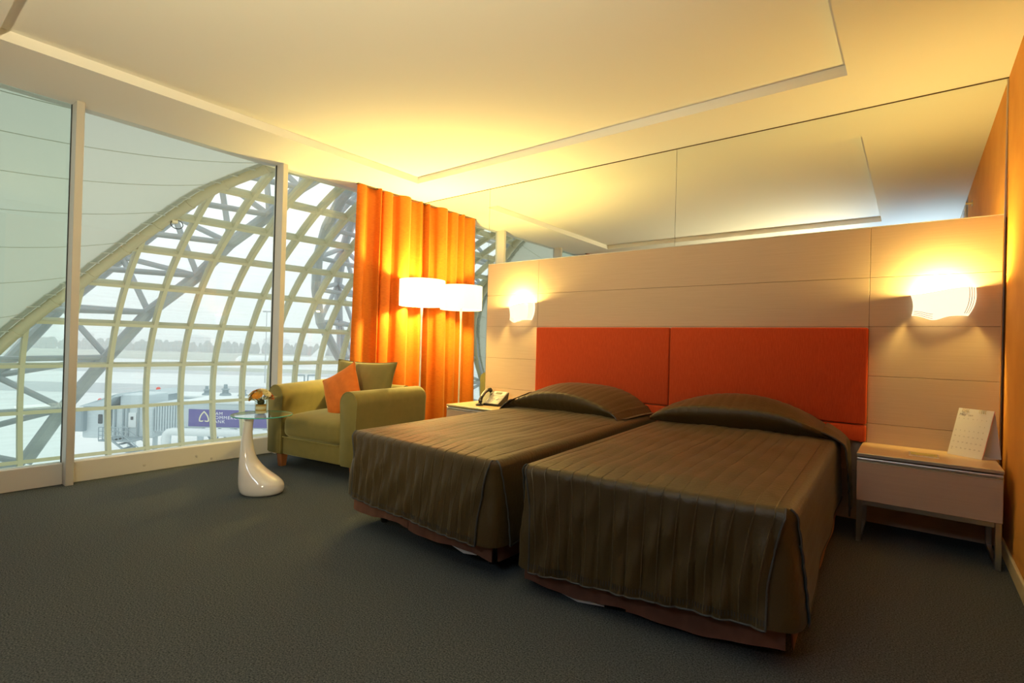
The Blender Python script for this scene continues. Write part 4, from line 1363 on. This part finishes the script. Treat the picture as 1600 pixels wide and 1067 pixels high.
bb('roof_hood', L(184, 620)[0], zc1 + 0.2, L(225, 620)[0], L(205, 617)[1], 0.2, 2.6, M['bridge'], 0.06)
# landing, stairs and railings
zl = L(190, 682)[1]
bb('landing', L(176, 680)[0], zl - 0.12, L(228, 680)[0], zl, -1.3, 0.1, M['bridgedark'], 0.03)
rl = MB()
for k in range(7):
    x = L(177 + 6 * k, 670)[0]
    rl.tube([(x, -1.28, zl), (x, -1.28, zl + 0.85)], 0.03, 5)
for h in (0.3, 0.58, 0.85):
    rl.tube([(L(177, 670)[0], -1.28, zl + h), (L(222, 670)[0], -1.28, zl + h)], 0.03, 5)
rl.build('railing', M['bridgedark'], jb, local=True)
sa, sb = (L(196, 684)[0], zl), (L(236, 713)[0], L(236, 713)[1])
stt = (sb[0] + 3.0, GZ - GZ + 0.1)
for k in range(16):
    f = k / 16
    x = sa[0] + (sb[0] - sa[0]) * f * 3.2
    z = sa[1] + (sb[1] - sa[1]) * f * 3.2
    if z < 0.1:
        break
    MB().box((x, -1.25, z - 0.05), (x + 0.34, -0.4, z)).build('stair_tread', M['bridgedark'], jb, local=True)
for yy in (-1.28, -0.38):
    MB().tube([(sa[0], yy, sa[1]), (sa[0] + (sb[0] - sa[0]) * 3.1, yy, sa[1] + (sb[1] - sa[1]) * 3.1)], 0.07, 6).build('stair_stringer', M['bridgedark'], jb, local=True)
    MB().tube([(sa[0], yy, sa[1] + 0.9), (sa[0] + (sb[0] - sa[0]) * 3.1, yy, sa[1] + 0.9 + (sb[1] - sa[1]) * 3.1)], 0.03, 6).build('stair_handrail', M['bridgedark'], jb, local=True)
# lift bogie below
xb = L(250, 700)[0]
for x in (xb - 0.9, xb + 0.9):
    MB().tube([(x, 0.8, 0.6), (x, 0.8, L(260, 677)[1])], 0.16, 8).build('lift_column', M['bridge'], jb, local=True)
    MB().tube([(x, 0.3, 0.6), (x, 1.3, 0.6)], 0.6, 16).build('wheel', M['dark'], jb, local=True)
bb('bogie_beam', xb - 1.4, 1.1, xb + 1.4, 1.6, 0.5, 1.1, M['bridge'], 0.05)
for a, b in (((xb - .9, 3.2), (xb + .9, 4.6)), ((xb + .9, 3.2), (xb - .9, 4.6))):
    MB().tube([(a[0], 0.8, a[1]), (b[0], 0.8, b[1])], 0.05, 6).build('brace', M['bridgedark'], jb, local=True)
# air duct slung beneath
zp = L(300, 673.5)[1]
dx0 = L(264, 680)[0]
MB().tube([(dx0, -0.35, zp - 1.0), (dx0, -0.35, zp - 0.5), (dx0 + 0.06, -0.35, zp - 0.22), (dx0 + 0.22, -0.35, zp - 0.05), (dx0 + 0.5, -0.35, zp), (dx0 + 13, -0.35, zp)], 0.27, 14).build('air_duct', M['pipe'], jb, local=True)
for k in range(9):
    x = dx0 + 2.0 + 1.15 * k
    MB().tube([(x, 0.6, z_b), (x + 1.0, 0.6, z_b - 1.6)], 0.07, 6).build('truss_brace', M['bridgedark'], jb, local=True)
    MB().tube([(x + 1.0, 0.6, z_b - 1.6), (x + 1.15, 0.6, z_b)], 0.05, 6).build('truss_brace', M['bridgedark'], jb, local=True)
MB().tube([(dx0 + 1.5, 0.6, z_b - 1.6), (dx0 + 13, 0.6, z_b - 1.6)], 0.07, 6).build('truss_rail', M['bridgedark'], jb, local=True)
MB().tube([(dx0 + 7.5, 0.6, 0), (dx0 + 7.5, 0.6, z_b - 1.6)], 0.3, 10).build('support_column', M['bridge'], jb, local=True)
# the sign
sx0, sz1 = L(295, 639)
sx1, sz0 = L(296, 665.8)
sw = L(478, 650)[0] - sx0
sgn = thing('bank_sign', 'purple sign reading SIAM COMMERCIAL BANK with a golden leaf emblem on the boarding bridge', 'sign', (org.x, org.y, GZ), YAW)
MB().rbox((sx0 - 0.08, 0.02, sz0 - 0.06), (sx0 + sw, 0.14, sz1 + 0.06), 0.02, 1).build('frame', M['bridge'], sgn, local=True)
MB().box((sx0, -0.01, sz0), (sx0 + sw - 0.08, 0.02, sz1)).build('panel', M['purple'], sgn, local=True)
SH = sz1 - sz0
def lettering(body, x, z, size):
    v, f = text_mesh(body, size, 1.16)
    MB().add([(x + 1.08 * p[0], -0.016, z + p[1]) for p in v], f).build('lettering', M['signwhite'], sgn, local=True, smooth=None, fix=False)
xt = L(330.0, 650)[0]
ts = SH * 0.262
for i, s in enumerate(('SIAM', 'COMMERCIAL', 'BANK')):
    lettering(s, xt, sz1 - SH * (0.305 + 0.236 * i) , ts)
# leaf emblem: outline tapering to a point, open at the foot
ex, ez = L(319, 651)
eh = SH * 0.64
ctrl = [(-0.05, -0.34), (-0.09, -0.44), (-0.26, -0.47), (-0.44, -0.44), (-0.47, -0.32), (-0.455, -0.14), (-0.38, 0.08), (-0.25, 0.28), (-0.11, 0.43), (0.0, 0.54)]
outl = ctrl + [(-x, z) for x, z in reversed(ctrl[:-1])]
em = MB()
wid = [0.06, 0.10, 0.11, 0.12, 0.12, 0.12, 0.12, 0.115, 0.11, 0.10]
wid = wid + wid[:-1][::-1]
vv = []
for i, (x, z) in enumerate(outl):
    a, b = outl[max(i - 1, 0)], outl[min(i + 1, len(outl) - 1)]
    dx, dz = b[0] - a[0], b[1] - a[1]
    l = math.hypot(dx, dz)
    nx, nz = dz / l, -dx / l
    if i == len(ctrl) - 1:
        nx, nz = 0, -1.2
    vv += [(ex + eh * x, -0.018, ez + eh * z), (ex + eh * (x + nx * wid[i]), -0.018, ez + eh * (z + nz * wid[i]))]
em.add(vv, [(2 * i, 2 * i + 1, 2 * i + 3, 2 * i + 2) for i in range(len(outl) - 1)])
em.build('emblem', M['signgold'], sgn, local=True, smooth=None, fix=False)['label'] = 'golden leaf outline emblem'

# second pier behind: low roof with ventilation cowls
org2 = V(300, 622, 58)
def L2(px, py):
    p = V(px, py, 58) - org2
    return p.dot(RV), p.z + org2.z - GZ
pr = thing('service_pier', 'low pale service pier behind the boarding bridge', 'pier', (org2.x, org2.y, GZ), YAW)
a, za = L2(232, 618)
b, zb_ = L2(470, 618)
MB().rbox((a, 0, za - 3.0), (b, 4, za), 0.1, 1).build('deck', M['bridge'], pr, local=True)
MB().rbox((a + .1, -0.2, za - 0.1), (b, 4.2, za + 0.12), 0.04, 1).build('roof_edge', M['pipe'], pr, local=True)
for k in range(5):
    x = a + 1 + (b - a - 2) * k / 4
    MB().tube([(x, 2, 0), (x, 2, za - 2.9)], 0.35, 10).build('column', M['bridge'], pr, local=True)
for i, px in enumerate((268, 313, 343, 371)):
    x, z = L2(px, 618)
    p = org2 + RV * x
    big = (0.5, 0.68, 0.85, 0.75)[i]
    cw = thing('ventilation_cowl', ('stepped ventilation cowl on the service pier, leftmost of the row', 'stepped ventilation cowl on the service pier, second from the left', 'stepped ventilation cowl on the service pier, third and broadest of the row',
               'stepped ventilation cowl on the service pier, nearest the flowers on the table')[i], 'cowl', (p.x, p.y, GZ + za + 0.12), YAW, 'cowls on the service pier')
    for j, (r0, r1, h0, h1) in enumerate(((0.75, 0.62, 0, 0.3), (0.42, 0.38, 0.3, 0.75), (0.55, 0.45, 0.75, 0.95), (0.26, 0.22, 0.95, 1.5))):
        MB().lathe([(r0 * big, h0 * big), (r1 * big, h1 * big)], (0, 1.2, 0), 10).build(('base', 'drum', 'collar', 'cap')[j], M['bridgedark'], cw, local=True)
# roof units and a sloping bridge roof at left
org3 = V(190, 625, 52)
hr = thing('boarding_bridge', 'second boarding bridge behind, its sloping grey roof showing above the first', 'boarding bridge', (org3.x, org3.y, GZ), YAW)
def L3(px, py):
    p = V(px, py, 52) - org3
    return p.dot(RV), p.z + org3.z - GZ
q = [L3(130, 637), L3(168, 622), L3(186, 617), L3(250, 608), L3(254, 617), L3(232, 625), L3(190, 633), L3(131, 645)]
MB().prism([(x, z) for x, z in q][::-1], 0, 3, 1).build('sloping_roof', M['bridge'], hr, local=True)
MB().prism([L3(132, 643), L3(250, 618), L3(250, 640), L3(132, 668)][::-1], 0.2, 2.8, 1).build('tunnel_wall', M['bridgedark'], hr, local=True)
MB().tube([(L3(190, 650)[0], 1.5, 0), (L3(190, 650)[0], 1.5, L3(190, 640)[1])], 0.4, 10).build('support_column', M['bridge'], hr, local=True)
for px, py in ((149, 626), (241, 608)):
    x, z = L3(px, py)
    MB().lathe([(0.2, -0.25), (0.2, 0.05), (0.12, 0.15), (0.02, 0.18)], (x, 0.6, z), 10).build('beacon', M['red'], hr, local=True)
# two hoop barriers
for i, (px, lab) in enumerate(((468, 'pale steel hoop frame outside, just right of the second mullion'), (487, 'pale steel hoop frame outside, nearer the armchair'))):
    p = V(px, 620, 45)
    t = thing('hoop_frame', lab, 'frame', (p.x, p.y, GZ), YAW + 0.2, 'hoop frames on the apron')
    h = p.z - GZ + 1.9
    for s in (-1, 1):
        MB().tube([(0.35 * s, 0, h - 0.02), (0.55 * s, 0, 0)], 0.06, 6).build('post', M['bridgedark'], t, local=True)
    MB().tube([(-0.38, 0, h), (0.38, 0, h)], 0.06, 6).build('crossbar', M['bridgedark'], t, local=True)
    MB().tube([(-0.47, 0, h - 1.6), (0.47, 0, h - 1.6)], 0.05, 6).build('rung', M['bridgedark'], t, local=True)
